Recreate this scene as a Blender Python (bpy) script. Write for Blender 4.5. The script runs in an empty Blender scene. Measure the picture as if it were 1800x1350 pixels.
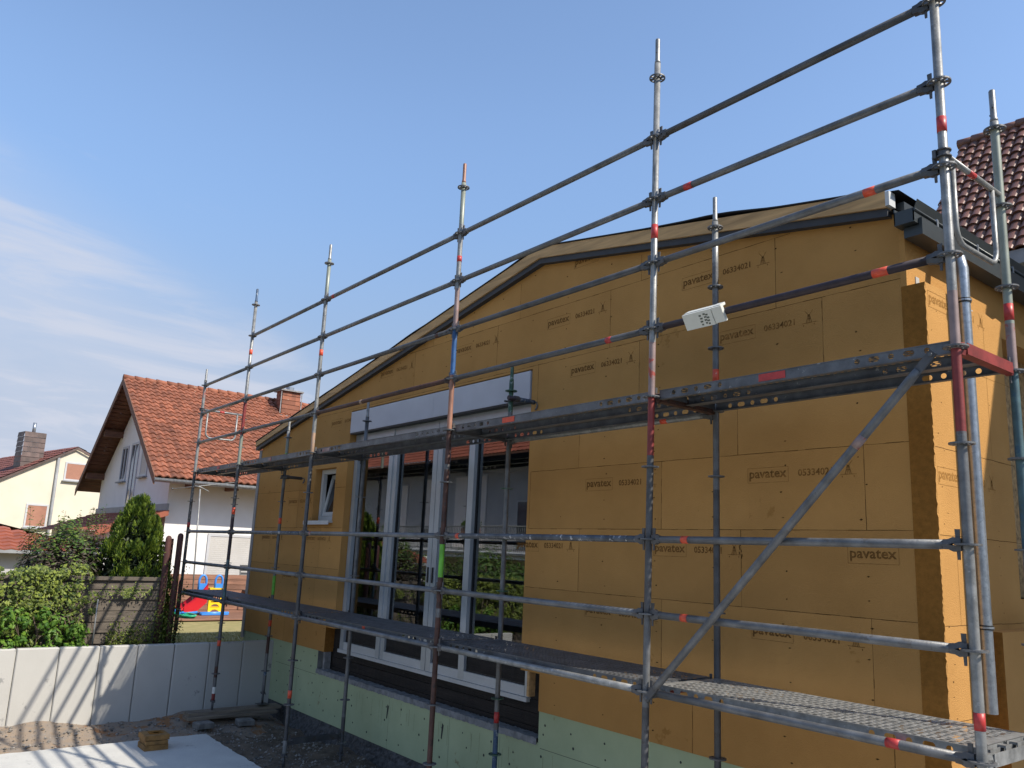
import bpy, bmesh, math, random
from mathutils import Vector, Matrix
R = math.radians
random.seed(7)
sc = bpy.context.scene
COL = sc.collection

# ---------------------------------------------------------------- camera
def cam_axes(yaw, pitch, roll):
    cy, sy = math.cos(yaw), math.sin(yaw); cp, sp = math.cos(pitch), math.sin(pitch)
    cr, sr = math.cos(roll), math.sin(roll)
    f = Vector((sy*cp, cy*cp, sp)); r = Vector((cy, -sy, 0)); u = r.cross(f)
    return cr*r + sr*u, -sr*r + cr*u, f
cr_, cu_, cf_ = cam_axes(-0.9044143539, 0.1921534398, 0.0438090172)
cd = bpy.data.cameras.new("camera"); cam = bpy.data.objects.new("camera", cd); COL.objects.link(cam)
M = Matrix((cr_, cu_, -cf_)).transposed().to_4x4(); M.translation = Vector((1.742109631, -4.231765699, -1.141539865))
cam.matrix_world = M
cd.sensor_width = 36.0; cd.lens = 1412.577/1800*36
cd.shift_x = -5.966/1800; cd.shift_y = 24.17/1800
cd.clip_start = 0.05; cd.clip_end = 3000
sc.camera = cam

# ---------------------------------------------------------------- light
SUN = Vector((0.933, 0.41, 1.0)).normalized()
SUN_EL = math.asin(SUN.z); SUN_AZ = math.atan2(SUN.x, SUN.y)
ld = bpy.data.lights.new("sun", 'SUN'); ld.energy = 4.0; ld.angle = R(0.55); ld.color = (1.0, 0.91, 0.78)
lo = bpy.data.objects.new("sun", ld); COL.objects.link(lo)
lo.rotation_euler = SUN.to_track_quat('Z', 'Y').to_euler()

w = bpy.data.worlds.new("World"); sc.world = w; w.use_nodes = True
nt = w.node_tree; N = nt.nodes; L = nt.links
bg = N['Background']; bg.inputs[1].default_value = 0.15
sky = N.new('ShaderNodeTexSky'); sky.sky_type = 'NISHITA'; sky.sun_disc = False
sky.sun_elevation = SUN_EL; sky.sun_rotation = SUN_AZ
sky.altitude = 200; sky.air_density = 1.0; sky.dust_density = 0.6; sky.ozone_density = 2.0
geo = N.new('ShaderNodeTexCoord')
def vnode(op, a=None, b=None):
    n = N.new('ShaderNodeVectorMath'); n.operation = op
    for i, v in enumerate((a, b)):
        if v is None: continue
        if hasattr(v, 'links'): L.new(v, n.inputs[i])
        else: n.inputs[i].default_value = v
    return n
def ramp(val, a, b, c0=0.0, c1=1.0):
    n = N.new('ShaderNodeMapRange'); n.interpolation_type = 'SMOOTHSTEP'
    L.new(val, n.inputs[0]); n.inputs[1].default_value = a; n.inputs[2].default_value = b
    n.inputs[3].default_value = c0; n.inputs[4].default_value = c1
    return n.outputs[0]
def mnode(op, a, b):
    n = N.new('ShaderNodeMath'); n.operation = op
    for i, v in enumerate((a, b)):
        if hasattr(v, 'links'): L.new(v, n.inputs[i])
        else: n.inputs[i].default_value = v
    return n.outputs[0]
nrm = vnode('NORMALIZE', geo.outputs['Generated']).outputs[0]
# cirrus lie on a flat layer high above: project the direction on it
sep = N.new('ShaderNodeSeparateXYZ'); L.new(nrm, sep.inputs[0])
zz = mnode('MAXIMUM', sep.outputs[2], 0.04)
div = N.new('ShaderNodeVectorMath'); div.operation = 'DIVIDE'; L.new(nrm, div.inputs[0])
cmb = N.new('ShaderNodeCombineXYZ'); [L.new(mnode('ADD', zz, 0.16), cmb.inputs[i]) for i in range(3)]
L.new(cmb.outputs[0], div.inputs[1])
mp = N.new('ShaderNodeMapping'); L.new(div.outputs[0], mp.inputs[0])
mp.inputs['Rotation'].default_value = (0, 0, R(20)); mp.inputs['Scale'].default_value = (1.5, 0.62, 0.0)
mp.inputs['Location'].default_value = (1.3, 0.4, 0)
n1 = N.new('ShaderNodeTexNoise'); n1.inputs['Scale'].default_value = 2.1; n1.inputs['Detail'].default_value = 9; n1.inputs['Roughness'].default_value = 0.62; n1.inputs['Distortion'].default_value = 0.55
L.new(mp.outputs[0], n1.inputs['Vector'])
tt = mnode('ADD', sep.outputs[2], mnode('MULTIPLY', sep.outputs[1], 0.457))      # bank of cirrus low in the west
west = ramp(sep.outputs[0], -0.35, -0.70)
region = mnode('MULTIPLY', ramp(tt, 0.430, 0.350), west)
cl = mnode('MULTIPLY', ramp(n1.outputs[0], 0.30, 0.68), region)
wisp = mnode('MULTIPLY', ramp(n1.outputs[0], 0.60, 0.80, 0.0, 0.30), mnode('MULTIPLY', ramp(tt, 0.56, 0.44), west))
low = mnode('MULTIPLY', ramp(tt, 0.45, 0.28, 0.0, 0.55), west)
cl2 = mnode('MAXIMUM', mnode('MAXIMUM', mnode('MULTIPLY', cl, 0.85), wisp), mnode('MULTIPLY', low, ramp(n1.outputs[0], 0.25, 0.6, 0.65, 1.0)))
mix = N.new('ShaderNodeMix'); mix.data_type = 'RGBA'
tint = N.new('ShaderNodeMix'); tint.data_type = 'RGBA'; tint.blend_type = 'MULTIPLY'; tint.inputs['Factor'].default_value = 1.0
dim = N.new('ShaderNodeCombineColor'); dm = ramp(sep.outputs[2], -0.05, 0.52, 0.22, 1.0); [L.new(dm, dim.inputs[i]) for i in range(3)]
L.new(sky.outputs[0], tint.inputs['A']); L.new(dim.outputs[0], tint.inputs['B'])
hz = N.new('ShaderNodeMix'); hz.data_type = 'RGBA'; L.new(ramp(sep.outputs[2], 0.42, 0.04, 0.0, 0.85), hz.inputs['Factor'])
L.new(tint.outputs['Result'], hz.inputs['A']); hz.inputs['B'].default_value = (1.66, 2.05, 2.85, 1)
L.new(cl2, mix.inputs['Factor']); L.new(hz.outputs['Result'], mix.inputs['A']); mix.inputs['B'].default_value = (2.62, 2.76, 3.2, 1)
L.new(mix.outputs['Result'], bg.inputs[0])

sc.view_settings.view_transform = 'Standard'; sc.view_settings.look = 'None'
sc.view_settings.exposure = 0.75; sc.view_settings.gamma = 1.0
sc.render.engine = 'CYCLES'
sc.cycles.max_bounces = 10; sc.cycles.transparent_max_bounces = 16; sc.cycles.glossy_bounces = 5

# ---------------------------------------------------------------- materials
def newmat(name):
    m = bpy.data.materials.new(name); m.use_nodes = True
    return m, m.node_tree.nodes, m.node_tree.links, m.node_tree.nodes['Principled BSDF']
def mat(name, col, rough=0.7, metal=0.0, var=0.15, scale=6.0, bump=0.0, bscale=60.0, col2=None, spots=None, stretch=(1, 1, 1), island=0.0, spec=0.5, detail=6):
    """noise-mottled surface. col2: second colour mixed by large noise; spots=(colour, scale, threshold)"""
    m, n, l, b = newmat(name)
    tc = n.new('ShaderNodeTexCoord'); oi = n.new('ShaderNodeObjectInfo')
    ad = n.new('ShaderNodeVectorMath'); ad.operation = 'MULTIPLY_ADD'
    l.new(tc.outputs['Object'], ad.inputs[0]); ad.inputs[1].default_value = stretch
    sc_ = n.new('ShaderNodeVectorMath'); sc_.operation = 'SCALE'; sc_.inputs[0].default_value = (17, 31, 23); l.new(oi.outputs['Random'], sc_.inputs['Scale'])
    l.new(sc_.outputs[0], ad.inputs[2])
    V = ad.outputs[0]
    t = n.new('ShaderNodeTexNoise'); t.inputs['Scale'].default_value = scale; t.inputs['Detail'].default_value = detail; t.inputs['Roughness'].default_value = 0.62
    l.new(V, t.inputs['Vector'])
    mx = n.new('ShaderNodeMix'); mx.data_type = 'RGBA'
    c2 = col2 if col2 else tuple(max(0, c*(1-2*var)) for c in col)
    c1 = col if col2 else tuple(min(1, c*(1+var)) for c in col)
    mx.inputs['A'].default_value = (*c1, 1); mx.inputs['B'].default_value = (*c2, 1)
    mr = n.new('ShaderNodeMapRange'); l.new(t.outputs[0], mr.inputs[0]); mr.inputs[1].default_value = 0.32; mr.inputs[2].default_value = 0.68
    l.new(mr.outputs[0], mx.inputs['Factor'])
    out = mx.outputs['Result']
    if spots:
        scol, ssc, th = spots
        t2 = n.new('ShaderNodeTexNoise'); t2.inputs['Scale'].default_value = ssc; t2.inputs['Detail'].default_value = 5; t2.inputs['Roughness'].default_value = 0.7
        l.new(V, t2.inputs['Vector'])
        r2 = n.new('ShaderNodeMapRange'); l.new(t2.outputs[0], r2.inputs[0]); r2.inputs[1].default_value = th; r2.inputs[2].default_value = th+0.05
        m2 = n.new('ShaderNodeMix'); m2.data_type = 'RGBA'; l.new(r2.outputs[0], m2.inputs['Factor']); l.new(out, m2.inputs['A']); m2.inputs['B'].default_value = (*scol, 1)
        out = m2.outputs['Result']
    if island:
        g = n.new('ShaderNodeNewGeometry'); r3 = n.new('ShaderNodeMapRange'); l.new(g.outputs['Random Per Island'], r3.inputs[0])
        r3.inputs[3].default_value = 1-island; r3.inputs[4].default_value = 1+island
        hs = n.new('ShaderNodeHueSaturation'); l.new(out, hs.inputs['Color']); l.new(r3.outputs[0], hs.inputs['Value'])
        out = hs.outputs[0]
    l.new(out, b.inputs['Base Color'])
    b.inputs['Roughness'].default_value = rough; b.inputs['Metallic'].default_value = metal
    b.inputs['Specular IOR Level'].default_value = spec
    if bump:
        t3 = n.new('ShaderNodeTexNoise'); t3.inputs['Scale'].default_value = bscale; t3.inputs['Detail'].default_value = 6; l.new(V, t3.inputs['Vector'])
        bp = n.new('ShaderNodeBump'); bp.inputs['Strength'].default_value = bump; bp.inputs['Distance'].default_value = 0.01
        l.new(t3.outputs[0], bp.inputs['Height']); l.new(bp.outputs[0], b.inputs['Normal'])
    return m
G = {}
G['steel'] = mat('galvanised_steel', (0.135, 0.140, 0.145), 0.45, 0.25, 0.22, 8, 0.12, 70, spots=((0.10, 0.095, 0.09), 12, 0.60))
G['steel_light'] = mat('bright_galvanised_steel', (0.24, 0.245, 0.24), 0.42, 0.3, 0.20, 14, 0.10, 80, spots=((0.30, 0.31, 0.31), 26, 0.60))
G['steel_dark'] = mat('weathered_steel', (0.085, 0.087, 0.092), 0.50, 0.3, 0.20, 6, 0.1, 60, spots=((0.065, 0.058, 0.054), 7, 0.58))
G['steel_splash'] = mat('steel_with_plaster_splashes', (0.09, 0.10, 0.115), 0.5, 0.3, 0.25, 9, 0.1, 60, spots=((0.42, 0.42, 0.42), 24, 0.58))
G['plank'] = mat('dirty_galvanised_plank_steel', (0.115, 0.122, 0.132), 0.48, 0.3, 0.22, 7, 0.12, 60, spots=((0.27, 0.27, 0.265), 26, 0.63))
G['rust'] = mat('rusty_brown_paint', (0.075, 0.034, 0.025), 0.65, 0.15, 0.3, 8, 0.2, 60, spots=((0.036, 0.024, 0.02), 14, 0.56))
G['copper'] = mat('faded_salmon_paint', (0.29, 0.145, 0.10), 0.5, 0.1, 0.15, 7, 0.1, 60, spots=((0.24, 0.08, 0.05), 9, 0.62))
G['beige'] = mat('faded_beige_paint', (0.33, 0.22, 0.15), 0.5, 0.1, 0.15, 7, spots=((0.25, 0.25, 0.24), 12, 0.60))
G['red'] = mat('red_paint', (0.20, 0.028, 0.026), 0.5, 0.1, 0.2, 9, 0.1, 60, spots=((0.26, 0.10, 0.09), 18, 0.66))
G['pink'] = mat('worn_red_overspray', (0.26, 0.19, 0.18), 0.5, 0.2, 0.15, 8, spots=((0.30, 0.06, 0.045), 7, 0.56))
G['blue'] = mat('blue_paint', (0.025, 0.095, 0.25), 0.5, 0.1, 0.2, 9, spots=((0.30, 0.36, 0.42), 14, 0.62))
G['blue_dark'] = mat('chipped_dark_blue_paint', (0.04, 0.085, 0.16), 0.5, 0.1, 0.2, 9, spots=((0.25, 0.30, 0.35), 20, 0.58))
G['teal'] = mat('worn_teal_paint', (0.06, 0.115, 0.13), 0.5, 0.2, 0.25, 8, spots=((0.03, 0.08, 0.12), 10, 0.55))
G['green'] = mat('chipped_green_paint', (0.055, 0.12, 0.075), 0.55, 0.2, 0.25, 9, spots=((0.28, 0.32, 0.28), 24, 0.57))
G['palegreen'] = mat('greenish_overspray', (0.235, 0.26, 0.22), 0.45, 0.2, 0.12, 7)
G['neon'] = mat('neon_green_spray', (0.13, 0.42, 0.04), 0.5, 0.0, 0.15, 9, spots=((0.25, 0.28, 0.25), 14, 0.66))
G['purple'] = mat('dark_purple_paint', (0.036, 0.024, 0.030), 0.55, 0.2, 0.25, 9)
G['tape'] = mat('red_marking_tape', (0.42, 0.035, 0.032), 0.45, 0.0, 0.12, 30, spots=((0.35, 0.02, 0.02), 60, 0.62))
G['tape_orange'] = mat('orange_marking_tape', (0.62, 0.075, 0.03), 0.45, 0.0, 0.1, 30, spots=((0.8, 0.45, 0.3), 50, 0.66))
G['white_paint'] = mat('white_paint_mark', (0.62, 0.62, 0.58), 0.5, 0.0, 0.1, 20)
G['black'] = mat('black_rubber', (0.02, 0.02, 0.02), 0.5, 0, 0.2, 10)

def board_mat(name, col, col2, seam=False):
    m = mat(name, col, 0.92, 0, 0.1, 1.1, 0.22, 240, col2=col2, spec=0.15, detail=10)
    return m
for _k, _t in enumerate((1.03, 0.965, 1.09, 1.0)):
    G['board%d' % _k] = mat('yellow_brown_wood_fibre_board', (0.48*_t, 0.258*_t, 0.084*_t), 0.92, 0, 0.1, 1.3, 0.6, 190, col2=(0.405*_t, 0.214*_t, 0.068*_t), spots=((0.35*_t, 0.178*_t, 0.052*_t), 3.1, 0.66), spec=0.12, detail=14)
G['board'] = G['board0']
G['board_edge'] = mat('cut_edge_of_wood_fibre_board', (0.27, 0.122, 0.027), 0.95, 0, 0.10, 30, 0.5, 150, spec=0.1)
G['seam'] = mat('board_joint_shadow_gap', (0.075, 0.038, 0.012), 0.95, 0, 0.2, 20, spec=0.1)
G['ink'] = mat('dark_brown_stamp_ink', (0.195, 0.096, 0.029), 0.9, 0, 0.25, 40, spec=0.1)
G['ink_b'] = mat('faded_stamp_ink', (0.26, 0.128, 0.038), 0.9, 0, 0.3, 30, spec=0.1)
G['ink_c'] = mat('half_faded_stamp_ink', (0.21, 0.102, 0.031), 0.9, 0, 0.35, 24, spec=0.1)
G['ink_side'] = mat('faint_stamp_ink', (0.30, 0.15, 0.04), 0.9, 0, 0.15, 40, spec=0.1)
G['timber'] = mat('light_fresh_timber', (0.52, 0.325, 0.145), 0.75, 0, 0.16, 3, 0.15, 50, stretch=(0.6, 8, 8), spots=((0.30, 0.13, 0.05), 5, 0.70))
G['anthracite'] = mat('anthracite_sheet_metal', (0.045, 0.053, 0.056), 0.38, 0.3, 0.08, 4)
G['anthracite_strip'] = mat('grey_ventilation_strip', (0.036, 0.039, 0.045), 0.6, 0.1, 0.1, 10)
G['membrane'] = mat('black_roof_membrane', (0.012, 0.012, 0.016), 0.7, 0, 0.1, 10)
G['zinc'] = mat('bright_zinc_sheet', (0.36, 0.39, 0.42), 0.32, 0.7, 0.12, 25, 0.06, 40, spots=((0.27, 0.30, 0.33), 40, 0.55))
G['xps'] = mat('mint_green_foam_board', (0.43, 0.495, 0.305), 0.85, 0, 0.10, 2.0, 0.06, 90, col2=(0.36, 0.42, 0.255), spots=((0.26, 0.22, 0.12), 2.9, 0.655), spec=0.2, detail=9)
G['xps_grey'] = mat('grey_foam_board', (0.20, 0.21, 0.205), 0.85, 0, 0.15, 6, 0.1, 60)
G['fastener'] = mat('dark_fastener_head', (0.03, 0.035, 0.03), 0.7, 0, 0.1, 10)
G['bitumen'] = mat('dimpled_dark_plinth_coating', (0.085, 0.084, 0.084), 0.8, 0, 0.3, 14, 1.0, 34, spots=((0.12, 0.11, 0.10), 26, 0.58))
G['darkwood'] = mat('blackened_old_beam', (0.016, 0.012, 0.010), 0.8, 0, 0.4, 3, 0.8, 22, stretch=(0.5, 6, 6), spots=((0.04, 0.027, 0.02), 6, 0.66))
G['plaster'] = mat('grey_mortar_edge', (0.24, 0.245, 0.25), 0.9, 0, 0.2, 12, 0.5, 50)
G['alu'] = mat('grey_aluminium_frame', (0.40, 0.435, 0.465), 0.38, 0.35, 0.06, 3)
G['alu_white'] = mat('white_frame', (0.50, 0.52, 0.53), 0.45, 0.0, 0.05, 3)
G['gasket'] = mat('black_gasket', (0.012, 0.013, 0.015), 0.5, 0, 0.1, 10)
G['boxpanel'] = mat('pale_grey_shutter_panel', (0.48, 0.49, 0.53), 0.5, 0.1, 0.05, 1.4)
G['film'] = mat('milky_protective_sheet', (0.40, 0.40, 0.385), 0.5, 0, 0.05, 3)
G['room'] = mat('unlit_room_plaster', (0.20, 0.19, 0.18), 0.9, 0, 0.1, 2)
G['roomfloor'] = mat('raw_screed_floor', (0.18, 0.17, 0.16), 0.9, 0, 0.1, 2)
G['concrete'] = mat('fresh_smooth_concrete', (0.42, 0.415, 0.39), 0.88, 0, 0.08, 2.2, 0.10, 60, col2=(0.39, 0.385, 0.36), spots=((0.25, 0.25, 0.24), 4.2, 0.645), detail=10, stretch=(1, 1.0, 0.8))
G['paver'] = mat('old_grey_paver', (0.17, 0.165, 0.155), 0.9, 0, 0.25, 9, 0.4, 40)
G['slab'] = mat('pale_blue_grey_cement_slab', (0.50, 0.50, 0.47), 0.85, 0, 0.1, 3.0, 0.35, 40, col2=(0.43, 0.43, 0.41), spots=((0.30, 0.30, 0.29), 5, 0.62), detail=10)
G['gravel'] = mat('sandy_gravel', (0.25, 0.185, 0.125), 0.95, 0, 0.2, 9, 0.8, 45, col2=(0.19, 0.17, 0.15), spots=((0.23, 0.115, 0.05), 1.6, 0.56), detail=12)
G['stone'] = mat('gravel_stones', (0.20, 0.185, 0.165), 0.9, 0, 0.2, 5, island=0.45)
G['soil'] = mat('dark_soil', (0.125, 0.095, 0.068), 0.95, 0, 0.25, 7, 0.9, 30, spots=((0.17, 0.14, 0.11), 12, 0.60))
G['tile'] = mat('orange_red_clay_tiles', (0.265, 0.092, 0.048), 0.8, 0, 0.15, 3, 0.15, 50, col2=(0.175, 0.064, 0.036), spots=((0.27, 0.20, 0.145), 9, 0.63), island=0.30)
G['tile_brown'] = mat('brown_glazed_clay_tiles', (0.19, 0.085, 0.055), 0.45, 0, 0.15, 3, 0.1, 50, col2=(0.12, 0.055, 0.038), spots=((0.07, 0.05, 0.04), 10, 0.66), island=0.25)
G['tile_dark'] = mat('dark_red_roof_tiles', (0.17, 0.06, 0.045), 0.7, 0, 0.15, 3, 0.1, 50, island=0.2)
G['tile_red'] = mat('bright_red_roof_tiles', (0.27, 0.078, 0.042), 0.7, 0, 0.12, 3, 0.1, 50, island=0.12)
G['render_white'] = mat('white_render', (0.74, 0.73, 0.71), 0.9, 0, 0.03, 1.5, 0.15, 90)
G['slat_light'] = mat('light_roller_shutter', (0.78, 0.72, 0.70), 0.5, 0, 0.03, 2)
G['render_grey'] = mat('pale_grey_render', (0.40, 0.40, 0.41), 0.9, 0, 0.03, 1.5, 0.15, 90)
G['garden_ground'] = mat('dark_garden_ground', (0.075, 0.085, 0.035), 0.95, 0, 0.3, 2, 0.5, 20)
G['render_cream'] = mat('cream_render', (0.60, 0.555, 0.455), 0.9, 0, 0.04, 1.2, 0.15, 90)
G['brownwood'] = mat('brown_stained_eaves_boards', (0.155, 0.07, 0.04), 0.7, 0, 0.25, 4, 0.15, 40, stretch=(6, 0.7, 6))
G['window_white'] = mat('white_window_frame', (0.46, 0.47, 0.49), 0.4, 0, 0.04, 2)
G['sillgrey'] = mat('grey_window_sill', (0.25, 0.26, 0.27), 0.6, 0, 0.1, 3)
G['shutter_white'] = mat('white_roller_shutter', (0.50, 0.49, 0.47), 0.55, 0, 0.04, 2)
G['shutter_brown'] = mat('brown_roller_shutter', (0.36, 0.18, 0.125), 0.6, 0, 0.08, 2)
G['slate'] = mat('brown_slate_cladding', (0.10, 0.066, 0.058), 0.55, 0, 0.2, 3, 0.2, 20, island=0.3)
G['deckwood'] = mat('red_brown_terrace_boards', (0.22, 0.11, 0.07), 0.7, 0, 0.2, 3, 0.15, 40, stretch=(5, 0.6, 5), island=0.18)
G['oldwood'] = mat('weathered_grey_fence_boards', (0.125, 0.105, 0.083), 0.85, 0, 0.25, 3.5, 0.5, 30, stretch=(5, 0.7, 6), col2=(0.07, 0.058, 0.046), spots=((0.035, 0.028, 0.024), 7, 0.62))
G['redpost'] = mat('dark_red_brown_stained_wood', (0.075, 0.026, 0.022), 0.75, 0, 0.3, 4, 0.5, 30, stretch=(6, 6, 0.7))
G['plankwood'] = mat('old_scaffold_plank', (0.20, 0.165, 0.125), 0.85, 0, 0.25, 4, 0.5, 30, stretch=(5, 0.6, 5))
G['offcut'] = mat('fibre_board_offcut', (0.25, 0.135, 0.042), 0.92, 0, 0.2, 12, 0.4, 90)
G['blueplastic'] = mat('blue_plastic', (0.045, 0.22, 0.62), 0.35, 0, 0.04, 2)
G['redplastic'] = mat('red_plastic', (0.50, 0.012, 0.022), 0.35, 0, 0.05, 2)
G['yellowplastic'] = mat('yellow_plastic', (0.85, 0.55, 0.02), 0.35, 0, 0.04, 2)
G['greenplastic'] = mat('green_garden_hose', (0.02, 0.40, 0.20), 0.4, 0, 0.1, 2)
G['furniture'] = mat('dark_grey_garden_furniture', (0.06, 0.065, 0.07), 0.5, 0, 0.1, 2)
G['foam'] = mat('white_packaging_foam', (0.60, 0.61, 0.56), 0.6, 0, 0.04, 5, 0.1, 40)
G['print'] = mat('dark_print', (0.10, 0.11, 0.09), 0.7, 0, 0.2, 40)
G['cloth'] = mat('cream_parasol_cloth', (0.75, 0.72, 0.62), 0.9, 0, 0.05, 4)
G['osb'] = mat('osb_board', (0.42, 0.27, 0.12), 0.8, 0, 0.3, 22, 0.2, 60)

def leaf_mat(name, c1, c2, trans=0.35, rough=0.55):
    m, n, l, b = newmat(name)
    g = n.new('ShaderNodeNewGeometry'); rp = n.new('ShaderNodeValToRGB'); l.new(g.outputs['Random Per Island'], rp.inputs[0])
    rp.color_ramp.elements[0].color = (*c1, 1); rp.color_ramp.elements[1].color = (*c2, 1)
    l.new(rp.outputs[0], b.inputs['Base Color']); b.inputs['Roughness'].default_value = rough
    tr = n.new('ShaderNodeBsdfTranslucent'); l.new(rp.outputs[0], tr.inputs[0])
    ms = n.new('ShaderNodeMixShader'); ms.inputs[0].default_value = trans
    l.new(b.outputs[0], ms.inputs[1]); l.new(tr.outputs[0], ms.inputs[2]); l.new(ms.outputs[0], n['Material Output'].inputs[0])
    return m
G['leaf_ivy'] = leaf_mat('ivy_leaves', (0.018, 0.045, 0.010), (0.25, 0.31, 0.045))
G['leaf_fresh'] = leaf_mat('fresh_vine_leaves', (0.05, 0.14, 0.02), (0.17, 0.30, 0.03), 0.45)
G['leaf_thuja'] = leaf_mat('thuja_sprays', (0.030, 0.075, 0.012), (0.20, 0.27, 0.026), 0.3)
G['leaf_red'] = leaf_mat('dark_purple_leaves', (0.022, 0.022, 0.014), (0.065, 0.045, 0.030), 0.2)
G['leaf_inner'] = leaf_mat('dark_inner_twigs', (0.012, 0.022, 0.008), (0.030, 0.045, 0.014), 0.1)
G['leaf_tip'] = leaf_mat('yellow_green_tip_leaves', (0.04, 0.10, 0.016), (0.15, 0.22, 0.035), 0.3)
G['grassblade'] = leaf_mat('dry_grass_blades', (0.30, 0.25, 0.09), (0.17, 0.19, 0.05), 0.3)
G['pampas'] = leaf_mat('pale_green_grass_tuft', (0.16, 0.22, 0.12), (0.34, 0.40, 0.25), 0.3)
G['hedge_far'] = leaf_mat('garden_hedge_leaves', (0.04, 0.10, 0.02), (0.14, 0.22, 0.04), 0.35)
G['bark'] = mat('bark', (0.09, 0.065, 0.045), 0.9, 0, 0.3, 10, 0.4, 30)
G['lawn'] = mat('dry_lawn', (0.30, 0.245, 0.105), 0.95, 0, 0.2, 4, 0.5, 40, col2=(0.20, 0.185, 0.065))

def glass_mat(name, dark=0.78, ior=1.75):
    m, n, l, b = newmat(name); n.remove(b)
    fr = n.new('ShaderNodeFresnel'); fr.inputs[0].default_value = ior
    tr = n.new('ShaderNodeBsdfTransparent'); tr.inputs[0].default_value = (dark*0.92, dark*0.97, dark, 1)
    gl = n.new('ShaderNodeBsdfGlossy'); gl.inputs['Roughness'].default_value = 0.0; gl.inputs[0].default_value = (0.93, 0.97, 1, 1)
    ms = n.new('ShaderNodeMixShader'); l.new(fr.outputs[0], ms.inputs[0]); l.new(tr.outputs[0], ms.inputs[1]); l.new(gl.outputs[0], ms.inputs[2])
    l.new(ms.outputs[0], n['Material Output'].inputs[0])
    return m
G['glass'] = glass_mat('insulating_glass', 0.55, 2.7)
G['darkglass'] = mat('dark_window_glass', (0.02, 0.024, 0.03), 0.05, 0, 0.05, 1, spec=0.9)
G['windowglass'] = mat('house_window_glass', (0.10, 0.115, 0.13), 0.08, 0, 0.05, 1, spec=0.9)

# ---------------------------------------------------------------- mesh helpers
class MB:
    def __init__(s): s.v = []; s.f = []; s.m = []; s.mats = []; s.smooth = []
    def mi(s, m):
        if m not in s.mats: s.mats.append(m)
        return s.mats.index(m)
    def add(s, vs, fs, m, smooth=False):
        o = len(s.v); s.v += [tuple(v) for v in vs]; k = s.mi(m)
        for f_ in fs: s.f.append([o+i for i in f_]); s.m.append(k); s.smooth.append(smooth)
    def box(s, a, b, m, rot=None, org=None):
        x0, y0, z0 = a; x1, y1, z1 = b
        vs = [Vector(p) for p in ((x0,y0,z0),(x1,y0,z0),(x1,y1,z0),(x0,y1,z0),(x0,y0,z1),(x1,y0,z1),(x1,y1,z1),(x0,y1,z1))]
        if rot is not None:
            o = Vector(org); vs = [rot @ (v-o) + o for v in vs]
        s.add(vs, [(0,3,2,1),(4,5,6,7),(0,1,5,4),(1,2,6,5),(2,3,7,6),(3,0,4,7)], m)
    def quad(s, a, b, c, d, m): s.add([a, b, c, d], [(0,1,2,3)], m)
    def poly(s, pts, m): s.add(pts, [tuple(range(len(pts)))], m)
    def tube(s, p, r, m, n=12, cap=True, ms=None):
        """p: list of points, r: radius or list"""
        p = [Vector(q) for q in p]; k = len(p); r = r if isinstance(r, (list, tuple)) else [r]*k
        rings = []
        T0 = (p[1]-p[0]).normalized(); up = Vector((0,0,1)) if abs(T0.z) < 0.9 else Vector((1,0,0))
        A = T0.cross(up).normalized()
        for i in range(k):
            T = (p[min(i+1,k-1)]-p[max(i-1,0)]).normalized()
            A = (A - T*A.dot(T)).normalized(); B = T.cross(A)
            rings.append([p[i] + (A*math.cos(2*math.pi*j/n)+B*math.sin(2*math.pi*j/n))*r[i] for j in range(n)])
        o = len(s.v)
        for g in rings: s.v += [tuple(v) for v in g]
        for i in range(k-1):
            kk = s.mi(ms[i] if ms else m)
            for j in range(n):
                j2 = (j+1) % n
                s.f.append([o+i*n+j, o+i*n+j2, o+(i+1)*n+j2, o+(i+1)*n+j]); s.m.append(kk); s.smooth.append(True)
        if cap:
            s.f.append([o+j for j in reversed(range(n))]); s.m.append(s.mi(ms[0] if ms else m)); s.smooth.append(False)
            s.f.append([o+(k-1)*n+j for j in range(n)]); s.m.append(s.mi(ms[-1] if ms else m)); s.smooth.append(False)
    def ring(s, c, r0, r1, h, m, n=20, axis='z', smooth=False):
        vs = []; fs = []
        for j in range(n):
            a = 2*math.pi*j/n; ca, sa = math.cos(a), math.sin(a)
            for rr, zz in ((r0,-h/2),(r1,-h/2),(r1,h/2),(r0,h/2)):
                q = Vector((rr*ca, rr*sa, zz))
                if axis == 'x': q = Vector((q.z, q.x, q.y))
                if axis == 'y': q = Vector((q.x, q.z, q.y))
                vs.append(Vector(c)+q)
            b = 4*j; e = 4*((j+1) % n)
            for t in range(4):
                t2 = (t+1) % 4; fs.append((b+t, e+t, e+t2, b+t2))
        s.add(vs, fs, m, smooth)
    def build(s, name, parent=None, loc=None):
        me = bpy.data.meshes.new(name); me.from_pydata(s.v, [], s.f)
        for m in s.mats: me.materials.append(m)
        me.polygons.foreach_set('material_index', s.m); me.polygons.foreach_set('use_smooth', s.smooth)
        me.update()
        o = bpy.data.objects.new(name, me); COL.objects.link(o)
        if parent: o.parent = parent
        if loc: o.location = loc
        return o
def tag(o, label=None, cat=None, group=None, kind=None):
    if label: o['label'] = label
    if cat: o['category'] = cat
    if group: o['group'] = group
    if kind: o['kind'] = kind
    return o
def empty(name, loc, label, cat, group=None):
    o = bpy.data.objects.new(name, None); COL.objects.link(o); o.location = loc; o.empty_display_size = 0.1
    return tag(o, label, cat, group)
def one(name, loc, mb, parent):
    """mesh built in world coordinates, parented to an empty at loc (no rotation)"""
    me_loc = Vector(parent.location)
    p = parent.parent
    while p: me_loc += Vector(p.location); p = p.parent
    mb.v = [tuple(Vector(v)-me_loc) for v in mb.v]
    return mb.build(name, parent)
def part(name, parent, fn):
    mb = MB(); fn(mb); return one(name, None, mb, parent)

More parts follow.
